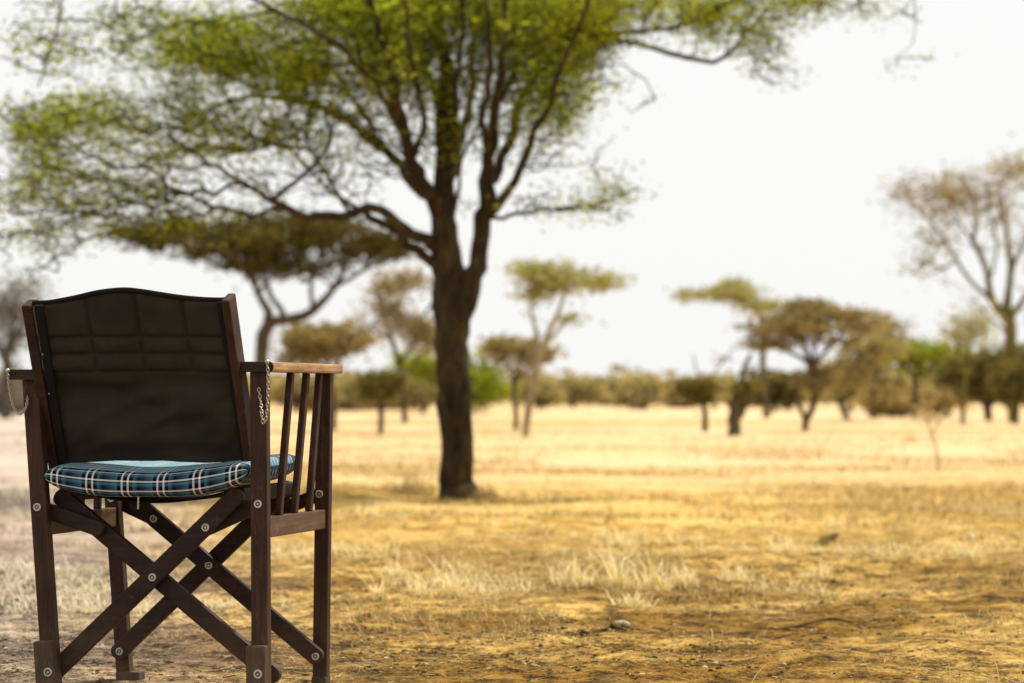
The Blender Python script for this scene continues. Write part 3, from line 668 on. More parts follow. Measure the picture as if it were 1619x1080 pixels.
tree('dark_bushy_tree', 'dark low bushy tree on short black trunk at foot of tall sparse tree', 'tree', 664,
     [[(1563, 668, 0, 6), (1562, 645, 0, 7), (1560, 615, 0, 9), (1556, 590, 0, 6)], [(1563, 640, 0, 5), (1595, 610, 0, 4), (1610, 590, 0, 3)], [(1561, 640, 0, 5), (1530, 610, 0, 4), (1510, 590, 0, 3)], [(1595, 655, .5, 5), (1600, 630, .5, 5), (1592, 600, .4, 4)]],
     [(1560, 585, 62, 26, 160), (1510, 590, 44, 22, 70), (1605, 590, 50, 30, 100), (1560, 615, 40, 20, 80), (1600, 560, 40, 24, 50)], M['bark_dark'], M['leaf_olive'], G, nleaf=12000, L=.17, Wd=.07, spread=.2, step=.3, r0=.009, seed=38)
tree('tall_sparse_tree', 'tall sparse tree with green branching trunk and thin brown crown at the right edge', 'tree', 668,
     [[(1602, 672, 1, 9), (1602, 630, 1, 9), (1601, 580, 1, 9), (1599, 545, 1, 9.5), (1597, 515, 1, 9.5), (1590, 490, 1, 8), (1595, 455, 1, 5.5), (1598, 420, 1, 5), (1594, 385, 1, 4), (1590, 350, 1, 3), (1584, 310, 1, 2)],
      [(1596, 510, 1, 7.5), (1580, 490, 1, 7), (1566, 462, 1.2, 5.5), (1560, 430, 1.3, 4.5), (1550, 400, 1.4, 4.5), (1537, 380, 1.6, 4), (1545, 345, 1.6, 3), (1535, 300, 1.6, 2)],
      [(1572, 475, 1, 4), (1548, 458, 1.2, 3.2), (1527, 435, 1.4, 3), (1512, 408, 1.5, 2.6), (1495, 380, 1.6, 2.4), (1470, 350, 1.6, 2), (1440, 318, 1.6, 1.5), (1415, 300, 1.6, 1)],
      [(1512, 412, 1.5, 2.2), (1490, 425, 1.5, 1.8), (1460, 436, 1.5, 1.3)], [(1537, 380, 1.6, 2.5), (1515, 350, 1.3, 2), (1500, 310, 1.2, 1.5), (1490, 275, 1.2, 1)],
      [(1566, 440, 1.3, 2.5), (1575, 400, 1, 2), (1570, 350, .8, 1.6), (1560, 300, .7, 1)], [(1500, 385, 1.6, 1.6), (1478, 385, 1.8, 1.3), (1450, 370, 2, 1)],
      [(1598, 430, 1, 3.4), (1612, 400, .5, 3), (1628, 360, .5, 2.5), (1640, 300, .5, 2)], [(1598, 505, 1, 6), (1622, 470, 0, 4), (1650, 420, 0, 3), (1665, 340, 0, 2.5)],
      [(1590, 360, 1, 2), (1578, 310, 1, 1.6), (1600, 262, 1, 1.2)], [(1600, 545, 1, 3), (1585, 520, 1.5, 2.4), (1560, 498, 2, 1.8), (1540, 470, 2, 1.2)]],
     [(1505, 305, 75, 40, 70, 0, 1.2), (1560, 320, 50, 50, 50, 0, 1.0), (1440, 320, 44, 30, 26), (1470, 425, 40, 18, 16), (1600, 270, 44, 30, 34), (1660, 290, 60, 60, 60), (1520, 365, 70, 40, 34, 0, .5), (1600, 370, 50, 60, 24, 0, .4), (1650, 400, 50, 60, 30), (1420, 300, 22, 14, 5), (1450, 385, 30, 26, 8, 0, .4), (1600, 480, 30, 40, 8, 0, .3)],
     M['bark_green'], M['leaf_brown'], G, nleaf=8500, L=.13, Wd=.045, spread=.20, step=.3, r0=.006, cpow=.3, clo=.5, seed=39, flat=.8)
tree('feathery_shrub', 'pale green feathery shrub against the sky left of the tall sparse tree trunk', 'shrub', 672,
     [[(1522, 674, 0, 4), (1524, 630, 0, 4), (1530, 580, 0, 3), (1532, 530, 0, 2)], [(1526, 600, 0, 2.5), (1515, 560, 0, 2), (1508, 520, 0, 1.4)], [(1530, 590, 0, 2.4), (1555, 550, 0, 2), (1560, 510, 0, 1.4)]],
     [(1535, 510, 38, 36, 60), (1520, 545, 30, 24, 36)], M['bark_green'], M['leaf_pale'], None, nleaf=2000, L=.12, Wd=.045, spread=.18, step=.3, r0=.005, seed=40, flat=.9)
# thin saplings in the grass on the right
tree('sapling', 'bare thin sapling in the dry grass in front of the dark bushy tree', 'sapling', 742,
     [[(1484, 744, 0, 1.8), (1480, 710, 0, 1.6), (1470, 680, 0, 1.3), (1465, 650, 0, 1), (1455, 610, 0, .8)], [(1472, 690, 0, 1.2), (1490, 655, 0, .9), (1500, 620, 0, .6)], [(1468, 670, 0, 1), (1448, 640, 0, .7)]],
     [(1470, 640, 30, 30, 14)], M['bark_pale'], M['leaf_straw'], None, nleaf=300, L=.04, Wd=.014, spread=.05, step=.08, r0=.0015, seed=41)
# far wood that reads as one mass
def far_wood():
    rg = np.random.default_rng(77)
    n = 2600
    x = rg.uniform(-2600, 4300, n); d = rg.uniform(170, 215, n)
    hgt = 24 + 12 * vnoise(x, x * 0, 60.) + 10 * vnoise(x, x * 0 + 9, 22.)
    hh = rg.random(n) ** .8 * hgt
    c = np.array([P(a, 640 - 2 - b, dd) for a, b, dd in zip(x, hh, d)])
    c[:, 2] = np.maximum(c[:, 2], .4)
    V, Fc = leaves(c, 43000, .75, 1.0, .5, .5, 5)
    o = mesh_fast('distant_scrub', V, Fc, M['leaf_bush'])
    tag(o, 'continuous band of brown scrub woodland along the horizon', 'woodland', kind='stuff')
far_wood()

# ------------------------------------------------------------------ ground cover
def blades(n, xs_, ys_, h, wdt, lean, seed, segs=2):
    rg = np.random.default_rng(seed)
    z = gh(xs_, ys_) - .003
    a = rg.random(n) * 6.283; l = lean * (.3 + rg.random(n))
    hh = h * (.5 + rg.random(n)); wv = np.stack([np.cos(a + 1.57), np.sin(a + 1.57), 0 * a], 1) * (wdt * (.6 + .8 * rg.random(n)))[:, None]
    b = np.stack([xs_, ys_, z], 1)
    m = b + np.stack([np.cos(a) * l * hh * .35, np.sin(a) * l * hh * .35, hh * .6], 1)
    t = b + np.stack([np.cos(a) * l * hh, np.sin(a) * l * hh, hh * np.clip(1.0 - l * .25, .2, 1)], 1)
    V = np.stack([b - wv, b + wv, m + wv * .7, m - wv * .7, t + wv * .12, t - wv * .12], 1).reshape(-1, 3)
    k = (np.arange(n) * 6)[:, None]
    Fc = np.concatenate([k + np.array([[0, 1, 2, 3]]), k + np.array([[3, 2, 4, 5]])], 1).reshape(-1, 4)
    return V, Fc

def scatter(n, y0, y1, keep, seed, fan=.34, pw=1.0):
    rg = np.random.default_rng(seed)
    out = []; tot = 0
    while tot < n:
        u = rg.random(n * 2)
        y = 1 / ((1 / y0) + ((1 / y1) - (1 / y0)) * u ** pw)
        x = rg.uniform(-1, 1, n * 2) * (y * fan + .4)
        k = rg.random(n * 2) < keep(x, y)
        out.append(np.stack([x[k], y[k]], 1)); tot += k.sum()
    return np.vstack(out)[:n]
chk = lambda x, y: np.hypot(x + .66, y - 5.2) > .15
# short dry grass
pts = scatter(42000, 6.2, 22, lambda x, y: np.clip((vnoise(x, y, .55, 40) - .46) * 4, .01, 1) * np.clip((y - 6.0) / 4, .08, 1) * np.clip((22 - y) / 8, 0, 1), 1)
V, Fc = blades(len(pts), pts[:, 0], pts[:, 1], .028, .0016, 1.4, 2)
tag(mesh_fast('dry_grass', V, Fc, M['straw']), 'short dry straw grass over the nearer plain', 'grass', kind='stuff')
pts = scatter(24000, 7.3, 16, lambda x, y: np.clip((vnoise(x * .8, y, .42, 70) - .62) * 6, .0, 1) * np.clip((vnoise(x, y, 2.2, 71) - .25) * 2, .1, 1), 9)
hv_ = .030 * np.clip(np.random.default_rng(10).exponential(.6, len(pts)), .2, 2.6)
V, Fc = blades(len(pts), pts[:, 0], pts[:, 1], hv_, .0018, 1.8, 10)
tag(mesh_fast('broken_grass', V, Fc, M['pale_straw']), 'pale trampled grass in irregular patches over the bare ground', 'grass', kind='stuff')
pts = scatter(42000, 11, 75, lambda x, y: np.clip((vnoise(x, y, 1.6, 41) - .42) * 3, .02, 1) * np.clip((y - 10) / 9, 0, 1), 3)
V, Fc = blades(len(pts), pts[:, 0], pts[:, 1], .045, .006, 1.5, 4)
tag(mesh_fast('savanna_grass', V, Fc, M['straw']), 'golden dry grass covering the far plain', 'grass', kind='stuff')
# loose straw lying in the dust
def litter(n, y0, y1, ln, wd, seed, mat, name, label, thick=None):
    rg = np.random.default_rng(seed)
    p = scatter(n, y0, y1, lambda x, y: np.clip((vnoise(x, y, .35, seed) - .35) * 3, .08, 1), seed)
    a = rg.random(n) * 6.283; l = ln * (.3 + rg.random(n) ** 2)
    z = gh(p[:, 0], p[:, 1]) + .003
    dv = np.stack([np.cos(a) * l, np.sin(a) * l, rg.normal(0, .12, n) * l], 1)
    c = np.stack([p[:, 0], p[:, 1], z], 1)
    r = wd * (.5 + rg.random(n))
    V, Fc = frustums(c - dv / 2, c + dv / 2, r, r * .6, 3)
    tag(mesh_fast(name, V, Fc, mat), label, 'litter', kind='stuff')
litter(16000, 4.6, 10, .040, .0009, 51, M['straw'], 'loose_straw', 'loose straw stems lying in the dust')
litter(4200, 4.6, 12, .030, .0014, 52, M['litter'], 'twig_litter', 'dark broken twigs scattered over the dust')
# pebbles and clods
def pebbles(n, y0, y1, size, seed, keep):
    rg = np.random.default_rng(seed)
    p = scatter(n, y0, y1, keep, seed)
    ico = bmesh.new(); bmesh.ops.create_icosphere(ico, subdivisions=1, radius=1)
    bv = np.array([v.co[:] for v in ico.verts]); bf = np.array([[v.index for v in f.verts] for f in ico.faces]); ico.free()
    s = size * (.35 + rg.random(n) ** 3 * 2.2)
    an = rg.random(n) * 6.28
    sc = np.stack([s * (.8 + .6 * rg.random(n)), s * (.7 + .5 * rg.random(n)), s * (.4 + .3 * rg.random(n))], 1)
    q = bv[None] * (1 + rg.normal(0, .16, (n, len(bv), 1))) * sc[:, None]
    x = q[..., 0] * np.cos(an)[:, None] - q[..., 1] * np.sin(an)[:, None]; y = q[..., 0] * np.sin(an)[:, None] + q[..., 1] * np.cos(an)[:, None]
    z = gh(p[:, 0], p[:, 1]) + s * .15
    V = np.stack([x + p[:, 0:1], y + p[:, 1:2], q[..., 2] + z[:, None]], 2).reshape(-1, 3)
    Fc = (bf[None] + (np.arange(n) * len(bv))[:, None, None]).reshape(-1, 3)
    return V, Fc
V, Fc = pebbles(22000, 4.6, 11, .0030, 61, lambda x, y: np.clip((vnoise(x, y, .5, 61) - .3) * 3, .1, 1))
tag(mesh_fast('gravel', V, Fc, M['pebble']), 'small pebbles and clods of dry soil strewn over the dust', 'gravel', kind='stuff')

def tuft(px, py, hpx, n, label, spread_px=26, seed=0, mat='pale_straw', lean=.9, name='grass_tuft', group='pale grass tufts', wd=.0030):
    d = base_d(py); s = d / F
    c = P(px, py, d); rg = np.random.default_rng(seed)
    g1 = np.clip(rg.normal(0, .30, (2, n)), -.55, .55); xs_ = c[0] + g1[0] * spread_px * s * .8; ys_ = c[1] + g1[1] * spread_px * s * .8
    hh_ = hpx * s * np.clip(rg.exponential(.34, n) + .16, .16, 1.25)
    V, Fc = blades(n, xs_, ys_, hh_, wd, lean * (.4 + 1.4 * rg.random(n)), seed)
    z = float(gh(c[0], c[1])); o = mesh_fast(name, V, Fc, M[mat], None, (c[0], c[1], z)); o.location = (c[0], c[1], z)
    tag(o, label, 'grass', group)
for i, (px, py, h, n, sp, lb) in enumerate([
    (716, 948, 50, 70, 30, 'pale spiky grass tuft a little way right of the chair'),
    (600, 958, 55, 34, 16, 'thin bent pale grass tuft closest to the chair legs'),
    (672, 950, 26, 36, 26, 'low pale grass tuft just left of the spiky tuft'),
    (975, 925, 55, 120, 34, 'tallest bright straw tuft at the middle of the pale grass patch'),
    (905, 918, 30, 130, 60, 'broad low straw tuft at the left end of the pale grass patch'),
    (1030, 922, 38, 130, 50, 'bushy straw tuft just right of the tallest straw tuft'),
    (1080, 918, 36, 120, 46, 'bright straw tuft near the right end of the pale grass patch'),
    (1000, 950, 22, 70, 60, 'short sparse straw tuft in front of the pale grass patch'),
    (1165, 905, 26, 80, 50, 'low straw tuft beyond the right end of the pale grass patch'),
    (1245, 870, 26, 90, 50, 'pale straw tuft left of the dark leaf on the ground'),
    (1290, 905, 20, 60, 50, 'faint straw tuft in front of the dark leaf on the ground'),
    (858, 850, 26, 80, 40, 'pale dry tuft in the golden grass right of the tree foot'),
    (985, 860, 30, 70, 34, 'pale dry tuft behind the pale grass patch'),
    (620, 905, 22, 60, 40, 'small pale tuft behind the bent tuft near the chair'),
    (1530, 885, 20, 110, 46, 'pale straw tuft at the right of the stick on the ground'),
    (1330, 830, 18, 80, 60, 'faint pale tuft beyond the dark leaf'),
    (648, 782, 34, 240, 90, 'golden grass tuft at the left foot of the big tree'),
    (764, 788, 26, 170, 46, 'golden grass tuft at the right foot of the big tree'),
    (1440, 700, 14, 60, 30, 'yellow grass tuft far out before the golden dry bush'),
    (1160, 712, 16, 90, 30, 'pale grass tuft at the foot of the broken stump'),
]):
    tuft(px, py, h * 1.08, int(n * 2.0), lb, min(sp, 70) * 1.2, 200 + i, mat=('straw' if 'golden' in lb or 'yellow' in lb else 'pale_straw'))
for i, (pp, lb) in enumerate([
    ([(1180, 1085), (1195, 1068), (1212, 1050)], 'single slanting pale straw stem at the bottom edge, right of middle'),
    ([(1582, 1085), (1575, 1050), (1562, 1020)], 'tallest pale grass stem in the bottom right corner'),
    ([(1503, 1085), (1502, 1065), (1500, 1048)], 'short upright grass stem left of the tallest corner stem'),
    ([(1612, 1085), (1614, 1066), (1616, 1050)], 'green-tinged grass stem at the very right bottom edge')]):
    d = 5.25; q = np.array([[*P(x, y, d - .02 * k), .0016 * (1 - .3 * k)] for k, (x, y) in enumerate(pp)])
    q[0, 2] = float(gh(q[0, 0], q[0, 1])) - .005
    loc = q[0, :3].copy()
    V, Fc = limb_tube(smooth_poly(q, .01), 6, .05)
    o = mesh_fast('dry_stalk', V, Fc, M['pale_straw'], None, loc, True); o.location = loc
    tag(o, lb, 'grass', 'single stems at the bottom edge')

def ground_item(name, label, cat, pts_px, mat, k=8, rough=.25, seed=0, lift=.004):
    q = []
    for (x, y, r) in pts_px:
        d = base_d(y); p = P(x, y, d); q.append([p[0], p[1], float(gh(p[0], p[1])) + r / F * d * .6 + lift, r / F * d])
    q = np.array(q); loc = q[len(q) // 2, :3].copy(); loc[2] -= .004
    V, Fc = limb_tube(smooth_poly(q, .008), k, rough, seed)
    o = mesh_fast(name, V, Fc, mat, None, loc, True); o.location = loc
    return tag(o, label, cat)
ground_item('twig', 'dark crooked twig lying beside the pale stone in the foreground', 'twig', [(912, 1008, 1.5), (918, 1006, 4), (930, 1007, 1.6), (945, 1005, 1.5), (957, 1003, 3), (966, 996, 5), (975, 1001, 4), (990, 1004, 1)], M['litter'], seed=1)
ground_item('stone', 'small pinkish pale stone at the end of the dark crooked twig', 'stone', [(972, 996, .5), (976, 996, 5), (984, 995, 7), (992, 996, 5), (997, 996, .5)], stuff_mat('pale_stone', [(0, (.42, .33, .22)), (1, (.42, .33, .22))]), seed=2)
ground_item('dry_leaf', 'dark curled leaf lying on golden grass in the right middle ground', 'leaf', [(1286, 858, .5), (1294, 855, 4), (1306, 852, 6), (1318, 848, 5), (1327, 844, .5)], M['litter'], seed=3, lift=.012)
ground_item('stick', 'thin straight brown stick lying right of the dark curled leaf', 'stick', [(1402, 861, 1.5), (1425, 862, 2.5), (1452, 864, 2)], M['litter'], seed=4)
ground_item('stick', 'long low dark stick across the dust in the lower right foreground', 'stick', [(1225, 991, 1), (1265, 985, 2.4), (1310, 979, 2.6), (1350, 981, 1.2)], M['litter'], seed=5)

# ------------------------------------------------------------------ the chair
YAW = R(13)
CH = np.array([-.652, 5.19, 0.0])
fwd = np.array([math.sin(YAW), math.cos(YAW), 0]); rgt = np.array([math.cos(YAW), -math.sin(YAW), 0])
def CP(px, py, v0, k=0.0, z0=0.0):
    """chair-local point on the plane v = v0 + k (z - z0) that the photo shows at px, py"""
    dv = np.array([(px - 809.5) / F, 1.0, (HZ - py) / F]); o = np.array([0, 0, EYE]) - CH
    # (o + t d).fwd = v0 + k((o+td).z - z0)
    a = dv @ fwd - k * dv[2]; b = v0 + k * (o[2] - z0) - o @ fwd
    q = o + dv * (b / a)
    return Vector((q @ rgt, q @ fwd, q[2]))
chair = tag(empty('folding_chair', tuple(CH), -YAW), 'dark wooden folding camp chair with brown canvas back and blue plaid cushion, seen from behind', 'chair')

def plank(p0, p1, width, thick, nrm=(0, 1, 0), rounded=False, bev=.0022, e0=0.0, e1=0.0, bm=None):
    """bar from p0 to p1, 'width' across, 'thick' along nrm"""
    p0 = Vector(p0); p1 = Vector(p1); ax = (p1 - p0).normalized(); nv = Vector(nrm); nv = (nv - ax * nv.dot(ax)).normalized()
    sd_ = ax.cross(nv).normalized()
    p0 = p0 - ax * e0; p1 = p1 + ax * e1; L_ = (p1 - p0).length
    out = []
    h = width / 2
    if rounded:
        for i in range(9):
            a = math.pi / 2 + math.pi * i / 8; out.append((h * math.cos(a) * .8, h * math.sin(a)))
        for i in range(9):
            a = -math.pi / 2 + math.pi * i / 8; out.append((L_ + h * math.cos(a) * .8, h * math.sin(a)))
    else: out = [(0, h), (0, -h), (L_, -h), (L_, h)]
    b = bm or bmesh.new()
    A = [b.verts.new(p0 + ax * x + sd_ * y - nv * thick / 2) for x, y in out]
    B = [b.verts.new(p0 + ax * x + sd_ * y + nv * thick / 2) for x, y in out]
    n = len(out); fs = [b.faces.new(A), b.faces.new(B[::-1])]
    for i in range(n): fs.append(b.faces.new((A[i], B[i], B[(i + 1) % n], A[(i + 1) % n])))
    if bev:
        ed = set(e for f in fs[:2] for e in f.edges)
        if not rounded: ed |= set(e for f in fs for e in f.edges)
        bmesh.ops.bevel(b, geom=list(ed), offset=bev, segments=2, affect='EDGES', profile=.6)
    return b
def bar(name, p0, p1, w_, t_, mat='wood', nrm=(0, 1, 0), parent=chair, **kw):
    return bm_obj(name, plank(p0, p1, w_, t_, nrm, **kw), M[mat], parent)

def bolt(px, py, v, parent, r=.0082):
    """washer with a recessed bolt head, facing the rear of the chair; v is the face it sits on"""
    p = CP(px, py, v)
    b = bmesh.new(); n = 20
    rings = [(r, 0), (r, -.002), (r * .86, -.003), (r * .55, -.0028), (r * .5, -.0015), (r * .34, -.0014), (r * .28, -.003), (.0001, -.003)]
    R_ = []
    for rr, dv in rings:
        R_.append([b.verts.new((p.x + rr * math.cos(6.2832 * i / n), v + dv, p.z + rr * math.sin(6.2832 * i / n))) for i in range(n)])
    for a_, b_ in zip(R_, R_[1:]):
        for i in range(n): b.faces.new((a_[i], a_[(i + 1) % n], b_[(i + 1) % n], b_[i]))
    o = bm_obj('bolt', b, M['metal'], parent, smooth=False)
    o.data.materials.append(M['hole'])
    for k_, f in enumerate(o.data.polygons):
        if 3 * n <= k_ < 5 * n: f.material_index = 1
    return o

RV, FV = -.19, .19       # rear and front post planes
PT = .024                # post depth
zf = lambda p, z: Vector((p.x, p.y, z))
def post(top, bot, vpl, w_=.033, grow=0.0):
    a = CP(*top, vpl); b = CP(*bot, vpl)
    dirn = (b - a); t = (-.004 - a.z) / dirn.z
    return a, a + dirn * t
rr_t, rr_b = post((411, 588), (413, 1000), RV)
rl_t, rl_b = post((51, 600), (80, 1040), RV)
fr_t, fr_b = post((514, 588), (508, 1040), FV)
fl_t, fl_b = post((173, 700), (196, 1040), FV)
# left front post runs up to the left arm
dv_ = (fl_t - fl_b); fl_t = fl_b + dv_ * ((rl_t.z - fl_b.z) / dv_.z)
legs = {}
for nm, a, b_ in (('rr', rr_t, rr_b), ('rl', rl_t, rl_b), ('fr', fr_t, fr_b), ('fl', fl_t, fl_b)):
    legs[nm] = bar('leg', b_, a, .0335 if nm in ('rr', 'rl') else .031, PT)
print('posts', [tuple(round(c, 3) for c in q) for q in (rr_t, rr_b, rl_t, rl_b, fr_t, fr_b, fl_t, fl_b)])

def arm(rear, front, w_=.058, t_=.019):
    """armrest board, rounded ends, sitting on the two posts"""
    c0 = Vector(rear); c1 = Vector(front); ax = (c1 - c0).normalized()
    c0 = c0 - ax * .022 + Vector((0, 0, t_ / 2)); c1 = c1 + ax * .045 + Vector((0, 0, t_ / 2))
    b = plank(c0, c1, w_, t_, (0, 0, 1), rounded=False, bev=.005)
    return bm_obj('armrest', b, M['wood_lit'], chair)
off = Vector((-.004, 0, 0))
arm_r = arm(rr_t + off, Vector((fr_t.x, fr_t.y, rr_t.z)) + off)
off = Vector((-.004, 0, 0))
arm_l = arm(rl_t + off, fl_t + off)
# dark plates painting the shade on the rear ends of both armrests
for (p_, par_) in ((rr_t, arm_r), (rl_t, arm_l)):
    ax = Vector((0, -1, 0)); c = p_ + Vector((-.004, -.0225, .0095))
    bar('shaded_end', c + Vector((-.031, 0, 0)), c + Vector((.031, 0, 0)), .0205, .006, 'wood_x', (0, 1, 0), parent=par_, rounded=True)
# side rails and slats
def side(rt, rb, ft, fb, sgn):
    zr = .343
    def at(t, b, z): return b + (t - b) * ((z - b.z) / (t.z - b.z))
    a = at(rt, rb, zr); c = at(ft, fb, zr)
    ax = (c - a).normalized()
    bar('side_rail', a + ax * (PT / 2 + .0005), c - ax * (PT / 2 + .0005), .040, .020, 'wood_rail', (1, 0, 0))
    D = (c - a).length
    T0 = at(rt, rb, rt.z); T1 = at(ft, fb, rt.z)
    for s0, s1 in ((.275, .455), (.515, .70), (.755, .905)):
        b0 = a + (c - a) * s0 + Vector((0, 0, .019)); t0_ = T0 + (T1 - T0) * s1
        bar('slat', b0, t0_, .0185, .013, 'wood', (1, 0, 0), bev=.003)
side(rr_t, rr_b, fr_t, fr_b, 1)
side(rl_t, rl_b, fl_t, fl_b, -1)
# crossed braces: rear pair, front pair
vA, vB = RV + PT / 2 + .012, RV + PT / 2 + .032
def brace(p0, p1, v, bolts, w_=.036, mat='wood_x', name='brace', **kw):
    o = bar(name, CP(*p0, v), CP(*p1, v), w_, .017, mat, rounded=True, **kw)
    for q in bolts: bolt(*q, v - .0085, o)
    return o
brace((82, 1066), (374, 784), vA, [(241, 913), (325, 834)])
brace((98, 786), (432, 1068), vB, [(156, 835)])
brace((325, 836), (409, 798), vB - .0002, [], .030, name='link')
brace((156, 836), (60, 802), vA - .0002, [], .030, name='link')
vC, vD = FV - PT / 2 - .032, FV - PT / 2 - .012
brace((217, 796), (500, 1038), vC, [(243, 820), (330, 894), (499, 1038)], .035)
brace((188, 1031), (455, 772), vD, [(189, 1030)], .035)
brace((243, 820), (180, 790), FV + PT / 2 + .010, [], .028, name='link')
brace((412, 818), (503, 783), FV + PT / 2 + .010, [], .028, name='link')
for (x, y), k in (((59, 802), 'rl'), ((408, 797), 'rr')): bolt(x, y, RV - PT / 2, legs[k])
for (x, y), k in (((176, 788), 'fl'), ((505, 781), 'fr')): bolt(x, y, FV - PT / 2, legs[k])
# foot blocks on the rear legs
for nm, pb, pt_ in (('rr', rr_b, rr_t), ('rl', rl_b, rl_t)):
    ax = (pt_ - pb).normalized()
    o = bar('foot_block', pb + Vector((0, -PT / 2 - .0125, 0)), pb + Vector((0, -PT / 2 - .0125, 0)) + ax * .122, .040, .024, 'wood_grey', (0, 1, 0), parent=legs[nm], bev=.004)
bolt(76, 1063, RV - PT - .0128, legs['rl'], .009); bolt(408, 1066, RV - PT - .0128, legs['rr'], .009)
for nm, pb in (('fl', fl_b), ('fr', fr_b)):
    bar('foot', pb + Vector((-.004, 0, .009)), pb + Vector((.026, 0, .009)) if nm == 'fl' else pb + Vector((.004, 0, .009)), .022, .034, 'wood_grey', (0, 1, 0), parent=legs[nm], e0=.012, e1=.012, bev=.003)

# seat rails along the tops of the braces, and the sling between them
srl = CP(100, 780, vA); srr = CP(374, 776, vA)
srl2 = CP(206, 784, vD); srr2 = CP(455, 772, vD)
zseat = .405
rails = []
for a, b_ in ((srl, srl2), (srr, srr2)):
    p0 = Vector((a.x, RV + .035, zseat)); p1 = Vector((b_.x, FV + .0, zseat))
    if a is srl: p1.x = max(p0.x - .0, -.18)
    rails.append((p0, p1))
    bar('seat_rail', p0, p1, .026, .030, 'wood_x', (0, 0, 1), bev=.005)
def sling():
    nu, nv = 24, 16; b = bmesh.new(); g_ = []
    for layer in (0, 1):
        for j in range(nv + 1):
            t = j / nv
            A_ = rails[0][0].lerp(rails[0][1], t); B_ = rails[1][0].lerp(rails[1][1], t)
            for i in range(nu + 1):
                s = i / nu; p = A_.lerp(B_, s); sag = -.030 * (1 - (2 * s - 1) ** 2)
                g_.append(b.verts.new((p.x, p.y, p.z + .016 + sag - layer * .004)))
    n1 = (nu + 1) * (nv + 1)
    for ly in (0, 1):
        for j in range(nv):
            for i in range(nu):
                k = ly * n1 + j * (nu + 1) + i
                b.faces.new((g_[k], g_[k + 1], g_[k + nu + 2], g_[k + nu + 1]))
    for i in range(nu):
        b.faces.new((g_[i], g_[i + 1], g_[n1 + i + 1], g_[n1 + i]))
        k = nv * (nu + 1) + i
        b.faces.new((g_[k], g_[k + 1], g_[n1 + k + 1], g_[n1 + k]))
    return b
bm_obj('seat', sling(), M['canvas_black'], chair, smooth=True)
# tie hanging under the seat
tp = CP(219, 784, RV + .0)
bar('tie', tp, tp - Vector((.001, 0, .026)), .0035, .0015, 'chain', bev=.0004)

# plaid cushion
def cushion():
    p_l = CP(70, 750, RV - .012); p_r = CP(391, 745, RV - .012)
    u0, u1 = p_l.x, p_r.x; v0, v1 = RV - .020, RV + .325
    uc, hw = (u0 + u1) / 2, (u1 - u0) / 2; vc, hv = (v0 + v1) / 2, (v1 - v0) / 2
    zt = .4415; H = .0265
    NS, NT = 96, 120
    b = bmesh.new(); uvl = b.loops.layers.uv.new('UVMap'); tl = b.verts.layers.float.new('topness')
    rows = []; info = {}
    # section outline in (v, z): superellipse
    th = [2 * math.pi * j / NT for j in range(NT)]
    for i in range(NS + 1):
        s = -1 + 2 * i / NS
        s = math.sin(s * math.pi / 2) * .35 + s * .65
        e = max(0.0, 1 - abs(s) ** 9) ** (1 / 2.6)
        row = []
        for j, t in enumerate(th):
            c_, s_ = math.cos(t), math.sin(t)
            cv = math.copysign(abs(c_) ** .22, c_); cz = math.copysign(abs(s_) ** .62, s_)
            v = vc + cv * hv * (.95 + .05 * e)
            z = zt + cz * H * (e * .9 + .1) * (1.0 + .05 * math.sin(7 * s + 2 * cv)) - .012 * (1 - abs(s) ** 2.4) * (1 - .5 * (v - vc) / hv) + .012 * max(0, s) ** 2.0 
            z += .010 * max(0, (v - vc) / hv) + (.009 * math.exp(-((v - vc) / hv + .3) ** 2 / .12) if cz > .3 else 0)
            u = uc + s * hw * (1 - .0 * abs(cz))
            if e < .5: u = uc + s * hw
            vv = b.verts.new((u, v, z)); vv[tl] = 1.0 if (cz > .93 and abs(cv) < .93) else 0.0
            row.append(vv)
        rows.append(row)
    per = [0]
    for j in range(NT):
        a, c = rows[NS // 2][j].co, rows[NS // 2][(j + 1) % NT].co; per.append(per[-1] + (a - c).length)
    # start the weft count at the middle of the rear edge
    jr = NT // 2
    for i in range(NS):
        for j in range(NT):
            j2 = (j + 1) % NT
            f = b.faces.new((rows[i][j], rows[i + 1][j], rows[i + 1][j2], rows[i][j2]))
            vals = [(rows[i][j].co.x, per[j]), (rows[i + 1][j].co.x, per[j]), (rows[i + 1][j].co.x, per[j + 1]), (rows[i][j].co.x, per[j + 1])]
            for lp, (uu, vv) in zip(f.loops, vals): lp[uvl].uv = (uu - uc, vv - per[jr] + .019)
    for row in (rows[0], rows[-1]): b.faces.new(row)
    return b
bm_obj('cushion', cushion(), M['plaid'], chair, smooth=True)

# back rest: leaning plane
KB, VB, ZB = -.40, -.135, .47
def BP(px, py, dv=0.0): return CP(px, py, VB + dv, KB, ZB)
bn = Vector((0, 1, -KB)).normalized()     # plane normal, facing front
